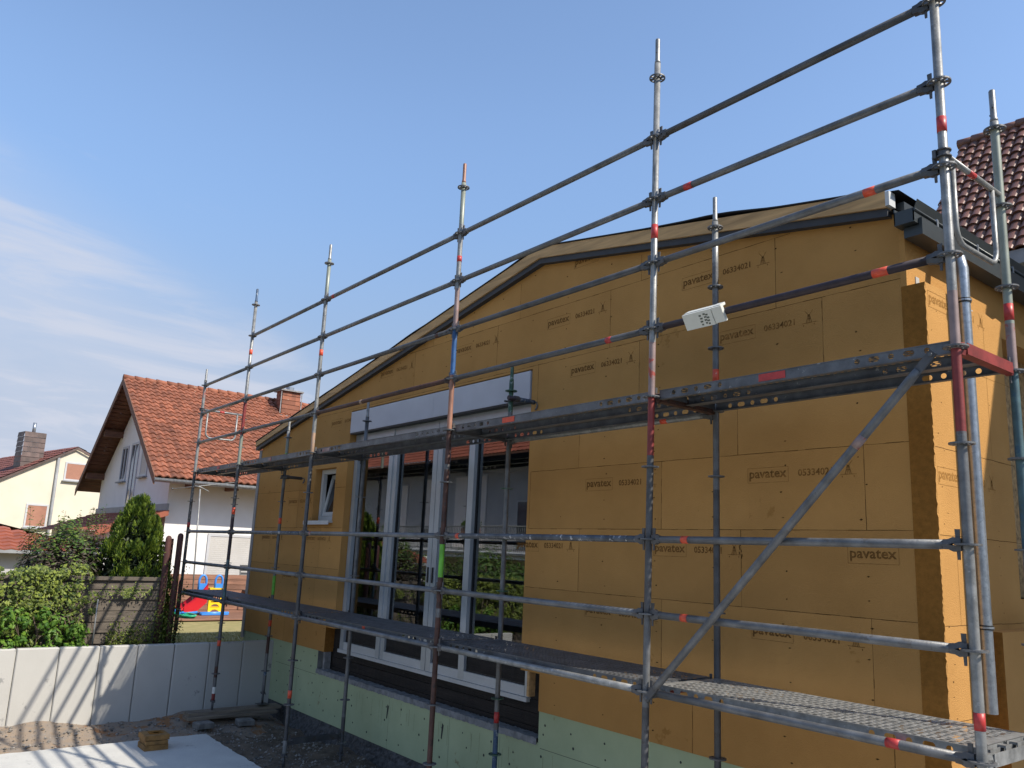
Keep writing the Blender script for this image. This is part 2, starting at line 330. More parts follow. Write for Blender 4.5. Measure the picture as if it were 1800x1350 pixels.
BAYX = [-12.36, -10.288, -7.716, -4.644, -2.072, 0.0]      # standards, far to near
SY = 0.732
ORD = ['first', 'second', 'third', 'fourth', 'fifth', 'sixth']
NM = ['farthest', 'second farthest', 'third farthest', 'third nearest', 'second nearest', 'nearest']
LEAN = {4: 0.010}
def sx(i, z, row='outer'):
    return BAYX[i] + (LEAN.get(i, 0)*z if row == 'outer' else 0)

# ================================================================ SCAFFOLD
ST, SL, SD = G['steel'], G['steel_light'], G['steel_dark']
def rosette(parent, x, y, z, m):
    def fn(b):
        b.ring((x, y, z), 0.052, 0.0615, 0.009, m, 28)
        b.ring((x, y, z), 0.0242, 0.033, 0.012, m, 20)
        for k in range(8):
            a = k*math.pi/4 + math.pi/8; c, s = math.cos(a), math.sin(a)
            w_ = 0.0045 if k % 2 else 0.007
            p = [(0.031, -w_), (0.054, -w_*1.5), (0.054, w_*1.5), (0.031, w_)]
            q = [(x+u*c-v*s, y+u*s+v*c) for u, v in p]
            for zz in (0.0043, -0.0043): b.poly([(qx, qy, z+zz) for qx, qy in (q if zz > 0 else q[::-1])], m)
            for e in (0, 2): b.quad((*q[e], z-0.0043), (*q[(e+1)%4], z-0.0043), (*q[(e+1)%4], z+0.0043), (*q[e], z+0.0043), m)
    return part('rosette', parent, fn)
def standard(i, row, zb, zt, secs, tapes, label, rings, spig=True, jack=False, ringmat=None, spigmat=None):
    """secs: list of (z_top, material) going down; tapes: (z0,z1,mat)"""
    y = 0.0 if row == 'outer' else SY
    e = empty('scaffold_standard', (sx(i, -2, row), y, zb), label, 'scaffold post', 'upright scaffold standards')
    X = lambda z: sx(i, z, row)
    zs = [zt]; ms = []
    cuts = sorted(secs, key=lambda t: -t[0])
    def mat_at(z):
        m = cuts[0][1]
        for zt_, mm in cuts:
            if z < zt_-1e-6: m = mm
        return m
    allz = sorted(set([zt, zb] + [c[0] for c in cuts if zb < c[0] < zt] + [zb+0.02]), reverse=True)
    ms = [mat_at((allz[k]+allz[k+1])/2) for k in range(len(allz)-1)]
    part('tube', e, lambda b: b.tube([(X(z), y, z) for z in allz], 0.0242, ST, 20, True, ms))
    if spig:
        sm = spigmat or SL
        def fn(b):
            b.tube([(X(zt), y, zt), (X(zt), y, zt+0.018), (X(zt), y, zt+0.03), (X(zt), y, zt+0.205), (X(zt), y, zt+0.212)], [0.0225, 0.0225, 0.0182, 0.0182, 0.015], sm, 16)
            for (a, zz) in ((0.6, 0.09), (-1.2, 0.05)):
                c, s_ = math.cos(a-1.9), math.sin(a-1.9)
                b.box((X(zt)+c*0.0175-0.004, y+s_*0.0175-0.004, zt+zz-0.005), (X(zt)+c*0.0175+0.004, y+s_*0.0175+0.004, zt+zz+0.005), G['black'])
        part('spigot', e, fn)
    for z in rings: rosette(e, X(z), y, z, ringmat or ST)
    for (z0, z1, m) in tapes:
        part('tape_band', e, lambda b: b.tube([(X(z1), y, z1), (X((z0+z1)/2), y, (z0+z1)/2), (X(z0), y, z0)], 0.0252, m, 20))
    if jack:
        def fn(b):
            b.tube([(X(zb), y, zb), (X(zb), y, zb-0.16)], 0.017, SD, 12)
            b.box((X(zb)-0.075, y-0.075, zb-0.168), (X(zb)+0.075, y+0.075, zb-0.16), SD)
        j = part('base_jack', e, fn)
        def fn2(b):
            b.ring((X(zb), y, zb-0.012), 0.017, 0.034, 0.024, SD, 12)
            b.box((X(zb)-0.09, y-0.008, zb-0.02), (X(zb)+0.09, y+0.008, zb-0.006), SD)
        mb = MB(); fn2(mb); o = one('wing_nut', None, mb, e)
    return e
T, TO = G['tape'], G['tape_orange']
rg = lambda a, b: [a - 0.5*k for k in range(int(round((a-b)/0.5))+1)]
standard(5, 'outer', -3.72, 2.62, [(9, SL), (0.30, G['pink']), (-0.01, G['red']), (-0.44, ST), (-1.0, SL), (-2.1, ST)],
         [(1.20, 1.29, T), (-1.86, -1.78, T)], 'nearest outer post, leaving the top of the photo, red below the upper deck', rg(2.5, -3.5))
standard(4, 'outer', -3.72, 2.62, [(9, SL), (0.40, G['pink']), (0.0, G['red']), (-0.42, SD), (-1.5, ST), (-2.1, SD)],
         [(1.19, 1.30, T)], 'tall outer post second from the right, painted red just under the upper deck', rg(2.5, -3.5))
standard(3, 'outer', -3.72, 2.55, [(9, G['palegreen']), (2.1, SL), (1.42, G['pink']), (1.0, G['blue']), (0.54, G['copper']), (0.0, G['rust']), (-0.33, ST), (-0.38, G['rust']), (-1.08, G['neon']), (-1.38, G['rust']), (-1.66, ST), (-1.74, G['rust'])],
         [(1.70, 1.76, T)], 'rusty outer post with blue and salmon paint and a rust coloured tip', rg(2.5, -3.5), spigmat=G['copper'])
standard(2, 'outer', -3.55, 2.55, [(9, G['palegreen']), (2.1, SL), (0.25, G['beige']), (-0.02, SD), (-2.1, SD), (-3.05, SD), (-3.4, SL)],
         [(1.25, 1.33, TO), (-2.93, -2.84, TO)], 'outer post with beige paint just above the upper deck, left of the small window', rg(2.5, -3.0), jack=True)
standard(1, 'outer', -3.36, 2.55, [(9, SL), (0.95, G['red']), (0.45, G['palegreen']), (0.0, SD), (-0.78, G['purple']), (-1.4, G['teal']), (-1.95, SD), (-2.9, G['rust']), (-3.05, ST), (-3.18, G['white_paint']), (-3.27, G['red'])],
         [(1.70, 1.78, TO), (-0.74, -0.64, TO), (-2.62, -2.54, TO)], 'outer post with a blue tip, its foot red and white before the concrete panels', rg(2.5, -3.0), jack=True, spigmat=G['blue_dark'])
standard(0, 'outer', -2.62, 1.58, [(9, SL), (1.42, G['pink']), (1.28, SL), (0.0, SD), (-1.05, SD)],
         [(-0.93, -0.85, T)], 'farthest outer post on the left, the shortest, beside the dark red fence posts', rg(1.5, -2.5), jack=False)
standard(5, 'inner', -3.72, 1.55, [(9, SL), (1.50, G['palegreen']), (0.28, G['pink']), (0.0, G['teal']), (-1.0, ST)],
         [(0.30, 0.40, T)], 'inner post at the right edge of the photo, teal below the upper deck', rg(1.5, -3.5))
standard(4, 'inner', -3.72, 1.55, [(9, SL), (1.2, ST), (-0.6, SD)],
         [(0.22, 0.33, TO)], 'inner grey post behind the white packaging foam', rg(1.5, -3.5))
standard(3, 'inner', -3.72, 0.60, [(9, G['green']), (0.28, ST), (-2.45, ST), (-2.78, G['blue_dark'])],
         [(-2.72, -2.62, T)], 'inner post with chipped green top in front of the right window pane', rg(0.5, -3.5), spigmat=G['green'], ringmat=G['green'])
standard(2, 'inner', -3.62, 0.55, [(9, ST), (-0.5, ST), (-1.2, G['steel']), (-2.0, ST), (-3.2, SD)],
         [], 'inner grey post in front of the left window pane', rg(0.5, -3.5), jack=True)
standard(1, 'inner', -3.30, 0.60, [(9, SL), (0.45, G['palegreen']), (0.25, G['neon']), (0.12, ST), (-0.6, ST), (-1.62, G['neon']), (-1.9, G['steel']), (-2.5, G['rust']), (-2.75, ST), (-3.0, G['blue_dark']), (-3.06, ST)],
         [(-0.84, -0.75, TO), (-2.36, -2.27, TO)], 'inner post left of the small window with neon green paint marks', rg(0.5, -3.0), jack=True)
standard(0, 'inner', -2.62, 1.05, [(9, SL), (0.0, ST)], [], 'farthest inner post behind the blue tipped post', rg(1.0, -2.5), spig=False)

def wedge_head(parent, x, y, z, dx, m):
    """dx: unit direction along the ledger away from the standard (3-vector)"""
    d = Vector(dx); s = Vector((-d.y, d.x, 0)); c = Vector((x, y, z))
    def P(a, b_, h): return c + d*a + s*b_ + Vector((0, 0, h))
    def fn(b):
        prof = [(0.030, 0.014, 0.030), (0.066, 0.020, 0.036), (0.085, 0.0245, 0.026), (0.112, 0.0245, 0.024)]
        for sgn in (1, -1):
            vs = []
            for a, w_, h in prof:
                lo_ = 0.006 if a < 0.07 else 0.0
                for q in ((-w_, lo_), (w_, lo_), (w_*0.8, h), (-w_*0.8, h)): vs.append(P(a, q[0], sgn*q[1]))
            fs = [(0,1,2,3)] + [(4*k+t, 4*k+(t+1)%4, 4*k+4+(t+1)%4, 4*k+4+t) for k in range(3) for t in range(4)] + [(12,15,14,13)]
            b.add(vs, fs, m)
    h = part('wedge_head', parent, fn)
    def fw(b):
        tp = 0.075; w0 = 0.004
        pts = [(0.040, -0.075), (0.052, -0.075), (0.060, tp), (0.036, tp)]
        for sg in (1, -1):
            b.poly([P(a, sg*w0, zz) for a, zz in (pts if sg > 0 else pts[::-1])], SD)
        for k in range(4):
            a, bb = pts[k], pts[(k+1) % 4]
            b.quad(P(a[0], w0, a[1]), P(a[0], -w0, a[1]), P(bb[0], -w0, bb[1]), P(bb[0], w0, bb[1]), SD)
    mb = MB(); fw(mb); one('wedge', None, mb, h)
def ledger(bay, z, row, m, label, tapes=(), name='scaffold_rail'):
    y = 0 if row == 'outer' else SY
    x0, x1 = sx(bay, z, row), sx(bay+1, z, row)
    e = empty(name, ((x0+x1)/2, y, z), label, 'scaffold rail', 'horizontal scaffold rails')
    Lh = x1-x0-0.2
    pts = [(x0+0.1+Lh*k/3, y, z+random.uniform(-.001, .001)) for k in range(4)]
    part('tube', e, lambda b: b.tube(pts, 0.0242, m, 18))
    hm = SD if m is not G['rust'] else m
    wedge_head(e, x0, y, z, (1, 0, 0), hm); wedge_head(e, x1, y, z, (-1, 0, 0), hm)
    for (t, wd, tm) in tapes:
        xc = x0+(x1-x0)*t
        part('tape_band', e, lambda b: b.tube([(xc-wd/2, y, z), (xc, y, z), (xc+wd/2, y, z)], 0.0252, tm, 18))
BN = ['in the far left bay', 'in the second bay from left', 'in the middle bay', 'in the second bay from right', 'in the nearest bay']
UPN = {2.0: 'topmost rail against the sky', 1.5: 'second rail from the top', 1.0: 'third rail from the top', 0.5: 'lowest rail above the upper deck', -1.0: 'upper guard rail of the lower deck', -1.5: 'lower guard rail of the lower deck', -2.0: 'tube along the front of the lower deck'}
railmat = {(1, .5): SD, (2, .5): G['steel_dark'], (3, .5): SD, (3, 1.0): SD, (4, .5): G['purple'], (4, -1.0): ST, (4, -1.5): ST, (4, -2.0): ST, (4, 2.0): G['steel_dark'], (4, 1.5): ST, (4, 1.0): ST, (3, -1.0): G['steel_splash'], (3, -1.5): ST, (3, -2.0): SL, (1, -1.0): G['steel_splash'], (2, 1.0): SD, (1, 1.0): SD, (2, .5): G['rust'], (3, 2.0): ST}
railtape = {(1, 2.0): (), (2, 2.0): [(0.075, 0.06, T)], (4, 1.5): [(0.155, 0.07, T)], (4, 1.0): [(0.80, 0.07, TO)], (4, .5): [(0.82, 0.09, TO)], (3, .5): [(0.83, 0.06, T)], (4, -1.0): [(0.155, 0.055, TO)], (4, -1.5): [(0.155, 0.055, TO)], (4, -2.0): [(0.80, 0.07, T)], (2, -1.0): [(0.06, 0.05, G['pink'])], (3, -1.0): [(0.10, 0.05, TO)], (2, .5): [(0.40, 0.05, G['beige'])], (2, 1.0): [(0.90, 0.06, G['rust'])]}
MATN = {SD: 'dark steel', ST: 'grey steel', SL: 'bright steel', G['rust']: 'rusty brown', G['purple']: 'dark purple', G['steel_splash']: 'plaster splashed'}
for bay in range(5):
    for z in (2.0, 1.5, 1.0, .5, -1.0, -1.5, -2.0):
        if bay == 0 and z == 2.0: continue
        m = railmat.get((bay, z), ST)
        nmz = UPN[z] if not (bay == 0 and z == 1.5) else 'topmost rail of its bay'
        if bay == 0 and z == 1.0: nmz = 'second rail from the top of its bay'
        tp = railtape.get((bay, z), ())
        ledger(bay, z, 'outer', m, f"{MATN[m]} {nmz}, {BN[bay]}", tp)
ledger(3, -0.02, 'inner', SL, 'thin tube with a red band under the wall side of the upper deck', [(0.80, 0.07, TO)])

def transom(i, z, m, label):
    X = sx(i, z); e = empty('scaffold_transom', (X, SY/2, z), label, 'scaffold transom', 'short cross pieces carrying the decks')
    def fn(b):   # U profile open to the top
        y0, y1 = 0.075, SY-0.075
        b.box((X-0.027, y0, z-0.028), (X+0.027, y1, z-0.022), m)
        b.box((X-0.027, y0, z-0.022), (X-0.022, y1, z+0.034), m); b.box((X+0.022, y0, z-0.022), (X+0.027, y1, z+0.034), m)
    part('u_profile', e, fn)
    wedge_head(e, X, 0, z, (0, 1, 0), m); wedge_head(e, X, SY, z, (0, -1, 0), m)
for i in range(6):
    transom(i, 0.0, G['red'] if i == 5 else (G['rust'] if i == 4 else SD), f"{'red' if i == 5 else 'dark'} cross piece under the upper deck at the {NM[i]} pair of posts")
    transom(i, -2.0, SL if i == 5 else (G['red'] if i == 4 else SD), f"{'bright' if i == 5 else 'dark' if i != 4 else 'red'} cross piece under the lower deck at the {NM[i]} pair of posts")
transom(2, -3.42, SD, 'flat dark bar between two posts near the ground by the dimpled plinth')

# ---- perforated steel planks
def perf(L_, W_, m, smooth=False):
    b = MB(); nx = int(round((L_-0.12)/0.046)); ny = 7; cx = (L_-0.12)/nx; y0 = 0.012; cy = (W_-0.024)/ny
    b.quad((0, 0, 0), (0.06, 0, 0), (0.06, W_, 0), (0, W_, 0), m); b.quad((L_-0.06, 0, 0), (L_, 0, 0), (L_, W_, 0), (L_-0.06, W_, 0), m)
    b.quad((0.06, 0, 0), (L_-0.06, 0, 0), (L_-0.06, y0, 0), (0.06, y0, 0), m); b.quad((0.06, W_-y0, 0), (L_-0.06, W_-y0, 0), (L_-0.06, W_, 0), (0.06, W_, 0), m)
    for j in range(ny):
        rows = y0+j*cy
        for i in range(nx):
            xa = 0.06+i*cx; off = (0.22 if j % 2 else -0.22)*cx
            cc = (xa+cx/2+off*0.5, rows+cy/2); a, c = cx*0.33, cy*0.31
            hole = [(cc[0]+a*math.cos(t*math.pi/3), cc[1]+c*math.sin(t*math.pi/3)) for t in range(6)]
            H = [(px, py, -0.002) for px, py in hole]
            Q = [(xa+cx, rows, 0), (xa+cx, rows+cy, 0), (xa, rows+cy, 0), (xa, rows, 0)]
            o = [H[0], H[1], H[2], H[3], H[4], H[5]] + Q   # 6..9
            b.add(o, [(6, 7, 1, 0), (7, 8, 2, 1), (8, 3, 2), (8, 9, 4, 3), (9, 6, 5, 4), (6, 0, 5)], m)
    return b
def flange(L_, y, m, out):
    """perforated side rail of a plank: vertical web with round and oval holes and a lip"""
    b = MB(); h = 0.064; z1, z0 = 0.0, -h
    half = [0.10, 0.20, 0.29, 0.39, 0.48]
    holes = []
    xx = 0.12; k = 0
    n_ = 5 if L_ < 2.2 else 5 if L_ < 2.8 else 6
    for side in (0, 1):
        xx = 0.13
        for k in range(n_):
            rx = 0.0165 if k % 2 == 0 else 0.031
            cxh = xx if side == 0 else L_-xx
            holes.append((cxh, rx)); xx += 0.098
    holes.sort()
    x = 0.0
    for cxh, rx in holes:
        xa, xb = cxh-rx-0.008, cxh+rx+0.008
        b.quad((x, y, z0), (xa, y, z0), (xa, y, z1), (x, y, z1), m)
        ry = 0.0165; n = 16; pts = []; box_ = []
        for t in range(n):
            a = 2*math.pi*(t+0.5)/n; ca, sa = math.cos(a), math.sin(a)
            ex = (rx-ry)*(1 if ca > 0 else -1)+ry*ca if rx > ry else rx*ca
            pts.append((cxh+ex, y, (z0+z1)/2+ry*sa))
            k_ = max(abs(ca)/1.0, abs(sa)/1.0); box_.append((cxh+(xb-xa)/2*ca/k_, y, (z0+z1)/2+h/2*sa/k_))
        for t in range(n):
            t2 = (t+1) % n
            # corner fix: insert rectangle corner between samples on different sides
            A, B_ = box_[t], box_[t2]
            if abs(A[0]-B_[0]) > 1e-6 and abs(A[2]-B_[2]) > 1e-6:
                C = (xb if max(A[0], B_[0]) > cxh+(xb-xa)/2-1e-5 else xa, y, z1 if max(A[2], B_[2]) > z1-1e-5 else z0)
                b.poly([pts[t], A, C, B_, pts[t2]], m)
            else: b.poly([pts[t], A, B_, pts[t2]], m)
        x = xb
    b.quad((x, y, z0), (L_, y, z0), (L_, y, z1), (x, y, z1), m)
    b.box((0, y-0.0015, z0-0.004), (L_, y+out*0.034, z0), m) if out > 0 else b.box((0, y+out*0.034, z0-0.004), (L_, y+0.0015, z0), m)
    b.box((0, y-0.003, z1-0.006), (L_, y+0.003, z1-0.0005), m)
    return b
PL = {}
def plank(bay, z, k, m, sticker=None):
    x0, x1 = BAYX[bay]+0.035, BAYX[bay+1]-0.035
    if abs(z) < 0.01: x0, x1 = sx(bay, 0)+0.035, sx(bay+1, 0)-0.035
    Ln = round(x1-x0, 3); W_ = 0.318
    y0 = 0.046 + k*0.322
    lvl = 'upper' if z > -1 else 'lower'
    e = empty('steel_scaffold_plank', (x0, y0, z+0.052), f"perforated plank of the {lvl} deck, {'outer' if k == 0 else 'wall side'}, {BN[bay]}", 'scaffold plank', 'perforated steel deck planks')
    key = (Ln, m.name)
    if key not in PL:
        a = perf(Ln, W_, m).build('deck_surface', e)
        c = flange(Ln, 0.0, m, 1).build('side_rail', e); d = flange(Ln, W_, m, -1).build('side_rail', e)
        b = MB()
        b.box((0.002, 0.02, -0.05), (0.006, W_-0.02, -0.004), m)
        for yy in (0.05, W_-0.09): b.box((-0.032, yy, -0.02), (0.002, yy+0.045, -0.008), m); b.box((-0.036, yy, -0.046), (-0.030, yy+0.045, -0.008), m)
        g = b.build('end_hooks', e)
        b = MB()
        b.box((Ln-0.006, 0.02, -0.05), (Ln-0.002, W_-0.02, -0.004), m)
        for yy in (0.05, W_-0.09): b.box((Ln-0.002, yy, -0.02), (Ln+0.032, yy+0.045, -0.008), m); b.box((Ln+0.030, yy, -0.046), (Ln+0.036, yy+0.045, -0.008), m)
        g2 = b.build('end_hooks', e)
        PL[key] = (a, c, d, g, g2)
    else:
        for src in PL[key]:
            q = src.copy(); COL.objects.link(q); q.parent = e
    if sticker:
        t0, wd, sm = sticker
        b = MB(); b.box((Ln*t0-wd/2, -0.0035, -0.056), (Ln*t0+wd/2, -0.0015, -0.010), sm); b.build('marking_label', e)
sk = {(4, 0): (0.46, 0.19, T), (3, 0): (0.33, 0.17, TO), (2, 0): (0.09, 0.2, G['pink']), (1, 0): (0.42, 0.12, G['pink']), (0, 0): (0.5, 0.12, T), (3, -2): None, (2, -2): (0.52, 0.06, TO)}
for bay in range(5):
    for z in (0.0, -2.0):
        for k in (0, 1):
            mm = SL if (z < -1 and bay >= 4) else G['plank']  # nearest lower planks get brighter steel, sunlight on them put into the colour
            plank(bay, z, k, mm, sk.get((bay, int(z))) if k == 0 else None)

# diagonal brace, end guards, wall ties
e = empty('diagonal_brace', (-1.05, -0.055, -1.0), 'long diagonal tube crossing the nearest bay from lower left to upper right', 'scaffold brace')
A, B = Vector((-2.03, -0.058, -2.03)), Vector((-0.10, -0.058, -0.035))
dA = (B-A).normalized()
part('tube', e, lambda b: b.tube([A+dA*0.10, A+dA*0.16, B-dA*0.16, B-dA*0.10], [0.020, 0.0242, 0.0242, 0.020], ST, 18))
for Pn, sg in ((A, 1), (B, -1)):
    def fn(b):
        s_ = Vector((-dA.z, 0, dA.x))
        for yy in (-0.006, 0.006):
            pts = [Pn-s_*0.022-dA*sg*0.02, Pn+s_*0.022-dA*sg*0.02, Pn+s_*0.022+dA*sg*0.12, Pn-s_*0.022+dA*sg*0.12]
            b.poly([p_+Vector((0, yy, 0)) for p_ in pts], SD)
        for t in range(4):
            a, c = pts[t], pts[(t+1) % 4]
            b.quad(a+Vector((0, -.006, 0)), c+Vector((0, -.006, 0)), c+Vector((0, .006, 0)), a+Vector((0, .006, 0)), SD)
        b.tube([Pn+Vector((0, -0.016, 0)), Pn+Vector((0, 0.03, 0))], 0.010, ST, 10)
    part('flat_end', e, fn)
part('tape_band', e, lambda b: b.tube([A+dA*(B-A).length*0.775, A+dA*(B-A).length*0.79, A+dA*(B-A).length*0.803], 0.0252, G['pink'], 18))

def end_guard(i, sgn, label, m):
    X = BAYX[i]+sgn*0.0
    e = empty('end_guard_frame', (X, SY/2, 1.07), label, 'guard frame', 'end guard frames')
    z1 = 1.075
    part('top_tube', e, lambda b: b.tube([(X, 0.03, z1), (X, SY-0.005, z1)], 0.0170, m, 14))
    def fn(b):
        ya, yb, zb, rr = 0.10, 0.615, 0.60, 0.09
        pts = [(X, ya, z1-0.01)] + [(X, ya, zb+rr)]
        for t in range(1, 6): a = math.pi+t*math.pi/10; pts.append((X, ya+rr+rr*math.cos(a), zb+rr+rr*math.sin(a)))
        for t in range(1, 6): a = 1.5*math.pi+t*math.pi/10; pts.append((X, yb-rr+rr*math.cos(a), zb+rr+rr*math.sin(a)))
        pts += [(X, yb, z1-0.01)]
        b.tube(pts, 0.0150, m, 12)
    part('hanging_loop', e, fn)
    def fc(b):
        b.ring((X, 0, z1), 0.0245, 0.031, 0.05, SD, 16); b.box((X-0.045, -0.035, z1-0.024), (X-0.026, 0.01, z1+0.024), SD)
        b.ring((X, 0, z1+0.018), 0.03, 0.040, 0.006, SD, 16); b.ring((X, 0, z1-0.018), 0.03, 0.040, 0.006, SD, 16)
    part('coupler', e, fc)
    part('tape_band', e, lambda b: b.tube([(X, 0.30, z1), (X, 0.34, z1), (X, 0.38, z1)], 0.0178, T, 14))
end_guard(5, 0, 'end guard frame with hanging loop between the two nearest posts on the right', SL)
end_guard(0, 0, 'end guard frame with hanging loop at the far left end, before the orange tiled roof', SL)
def wall_tie(x, z, m, label, y1=1.0, ya=0.66):
    e = empty('wall_tie', (x, SY, z), label, 'wall tie', 'wall ties hooked to the facade')
    xt = x+0.052
    part('tube', e, lambda b: b.tube([(xt, ya, z), (xt, 0.80, z), (xt, y1, z)], 0.0242, m, 16, True, [G['purple'] if m is G['blue_dark'] else m, m]))
    def fc(b):
        b.ring((x, SY, z), 0.0245, 0.034, 0.055, SD, 16); b.ring((xt, SY+0.03, z), 0.0245, 0.033, 0.05, SD, 16, 'y')
        b.tube([(x-0.045, SY, z-0.02), (x-0.045, SY-0.045, z-0.02)], 0.011, SD, 8)
    part('coupler', e, fc)
    part('hook', e, lambda b: b.tube([(xt, y1-0.01, z), (xt, y1+0.03, z+0.005), (xt, y1+0.045, z-0.02), (xt, y1+0.035, z-0.055), (xt, y1+0.02, z-0.075)], 0.009, ST, 10))
wall_tie(BAYX[3], 0.415, G['blue_dark'], 'short dark blue wall tie at the window head, with hook')
wall_tie(BAYX[1], -0.12, SD, 'short dark wall tie under the upper deck above the small window')

# packaging foam on the rail
e = empty('packaging_foam', (-1.6, -0.03, 0.5), 'white packaging foam wrapped over the purple rail, with dark print', 'packaging')
rt = Matrix.Rotation(R(32), 3, 'X')
org = (-1.6, -0.026, 0.505)
def tri(b, a0, a1, m): b.box(a0, a1, m, rt, org)
part('sheet', e, lambda b: (tri(b, (-1.745, -0.052, 0.424), (-1.505, -0.026, 0.536), G['foam']), tri(b, (-1.499, -0.052, 0.430), (-1.42, -0.026, 0.538), G['foam'])))
part('top_fold', e, lambda b: (tri(b, (-1.74, -0.026, 0.524), (-1.505, 0.030, 0.540), G['foam']), tri(b, (-1.499, -0.026, 0.524), (-1.44, 0.035, 0.542), G['foam'])))
def fprint(b):
    for cx_, h0, n_ in ((-1.60, 0.437, 4), (-1.565, 0.442, 4), (-1.545, 0.435, 4)):
        for t in range(n_):
            zz = h0+t*0.021
            tri(b, (cx_-0.008-0.004*(t % 2), -0.0535, zz), (cx_+0.006+0.003*(t % 3), -0.0522, zz+0.011), G['print'])
part('printed_text', e, fprint)

# ================================================================ EXTENSION BUILDING
YW = 1.05
bld = empty('extension_building', (-6.4, YW, -3.5), 'single storey extension clad in yellow brown fibre boards with low pitched roof', 'building')
XL, XM, XS = -12.14, -0.76, -0.60
def roofz(x):      # underside line of the grey strip
    return 0.470 + (x+12.3)*(1.925-0.470)/(12.3-4.56) if x < -4.56 else 1.925 + (x+4.56)*(1.275-1.925)/(4.56-0.80)
BD, SE = G['board'], G['seam']
ZROW = [1.405, 0.828, 0.255, -0.300, -0.880, -1.458, -2.030, -2.60]
openings = [(-8.81, -4.70, -2.262, 0.80), (-9.85, -9.16, -0.775, 0.005), (-9.06, -4.41, -2.61, -2.262)]
SV = {0: [-4.955, -3.157, -6.7], 1: [-8.92, -7.12, -5.345, -3.553, -1.738], 2: [-11.87, -10.07, -8.60, -4.60, -3.17, -1.35], 3: [-11.1, -3.94, -2.107], 4: [-10.4, -4.66, -2.892, -1.075], 5: [-11.4, -9.5, -3.905, -2.087], 6: [-9.557, -11.3, -2.88, -1.067], 7: [-10.5, -2.555, -0.95]}
def facade(b):
    rs = random.Random(4)
    for r_ in range(8):
        zt = ZROW[r_-1] if r_ > 0 else 2.2; zb = ZROW[r_]
        edges = sorted({XL, XM, *SV[r_]}); 
        for x0, x1 in zip(edges, edges[1:]):
            m = G['board%d' % rs.choice((0, 1, 2, 3))]
            ops = [o for o in openings if o[1] > x0 and o[0] < x1 and o[3] > zb and o[2] < zt]
            xs = sorted({x0, x1, *[v for o in ops for v in (o[0], o[1]) if x0 < v < x1], *( [x0+0.15*k for k in range(1, int((x1-x0)/0.15)+1) if x0+0.15*k < x1-1e-4] if r_ < 3 else [])})
            zs = sorted({zb, zt, *[v for o in ops for v in (o[2], o[3]) if zb < v < zt]})
            for xa, xb in zip(xs, xs[1:]):
                for za, zc in zip(zs, zs[1:]):
                    cx, cz = (xa+xb)/2, (za+zc)/2
                    if any(o[0] < cx < o[1] and o[2] < cz < o[3] for o in ops): continue
                    ta, tb = min(zc, roofz(xa)+.03), min(zc, roofz(xb)+.03)
                    if ta <= za and tb <= za: continue
                    b.quad((xa, YW, za), (xb, YW, za), (xb, YW, max(tb, za)), (xa, YW, max(ta, za)), m)
    # reveals
    for (x0, x1, z0, z1) in openings[:2]:
        D = 0.17 if x0 == -8.81 else 0.14
        b.quad((x0, YW, z0), (x0, YW+D, z0), (x0, YW+D, z1), (x0, YW, z1), BD); b.quad((x1, YW, z0), (x1, YW, z1), (x1, YW+D, z1), (x1, YW+D, z0), BD)
        b.quad((x0, YW, z1), (x0, YW+D, z1), (x1, YW+D, z1), (x1, YW, z1), BD)
        if x0 < -9: b.quad((x0, YW, z0), (x1, YW, z0), (x1, YW+D, z0), (x0, YW+D, z0), BD)
    b.quad((-4.41, YW, -2.6), (-4.41, YW, -2.262), (-4.41, YW+.17, -2.262), (-4.41, YW+.17, -2.6), BD)
    b.quad((-4.70, YW, -2.262), (-4.70, YW+.17, -2.262), (-4.41, YW+.17, -2.262), (-4.41, YW, -2.262), BD)
    b.quad((-9.06, YW, -2.6), (-9.06, YW+.17, -2.6), (-9.06, YW+.17, -2.262), (-9.06, YW, -2.262), G['board_edge'])
    b.quad((-9.06, YW, -2.262), (-9.06, YW+.17, -2.262), (-8.81, YW+.17, -2.262), (-8.81, YW, -2.262), BD)
    # joints
    def clear(x, z): return not any(o[0]-0.02 < x < o[1]+0.02 and o[2]-0.02 < z < o[3]+0.02 for o in openings) and z < roofz(x)-0.01 and XL < x < XM
    def seam_h(z, x0, x1):
        x = x0; dz = 0
        while x < x1:
            xn = min(x1, x+random.uniform(0.05, 0.14)); zz = z+random.uniform(-0.0012, 0.0012); t = random.uniform(0.0010, 0.0026)
            if clear((x+xn)/2, z): b.quad((x, YW-0.0006, zz-t), (xn, YW-0.0006, zz-t), (xn, YW-0.0006, zz+t), (x, YW-0.0006, zz+t), SE)
            x = xn
    def seam_v(x, z0, z1):
        z = z0
        while z < z1:
            zn = min(z1, z+random.uniform(0.05, 0.14)); xx = x+random.uniform(-0.001, 0.001); t = random.uniform(0.0010, 0.0026)
            if clear(x, (z+zn)/2): b.quad((xx-t, YW-0.0006, z), (xx+t, YW-0.0006, z), (xx+t, YW-0.0006, zn), (xx-t, YW-0.0006, zn), SE)
            z = zn
    for z in ZROW[:-1]: seam_h(z, XL, XM)
    for r_, lst in SV.items():
        zt = ZROW[r_-1] if r_ > 0 else 2.2; zb = ZROW[r_]
        for x in lst: seam_v(x, zb, zt)
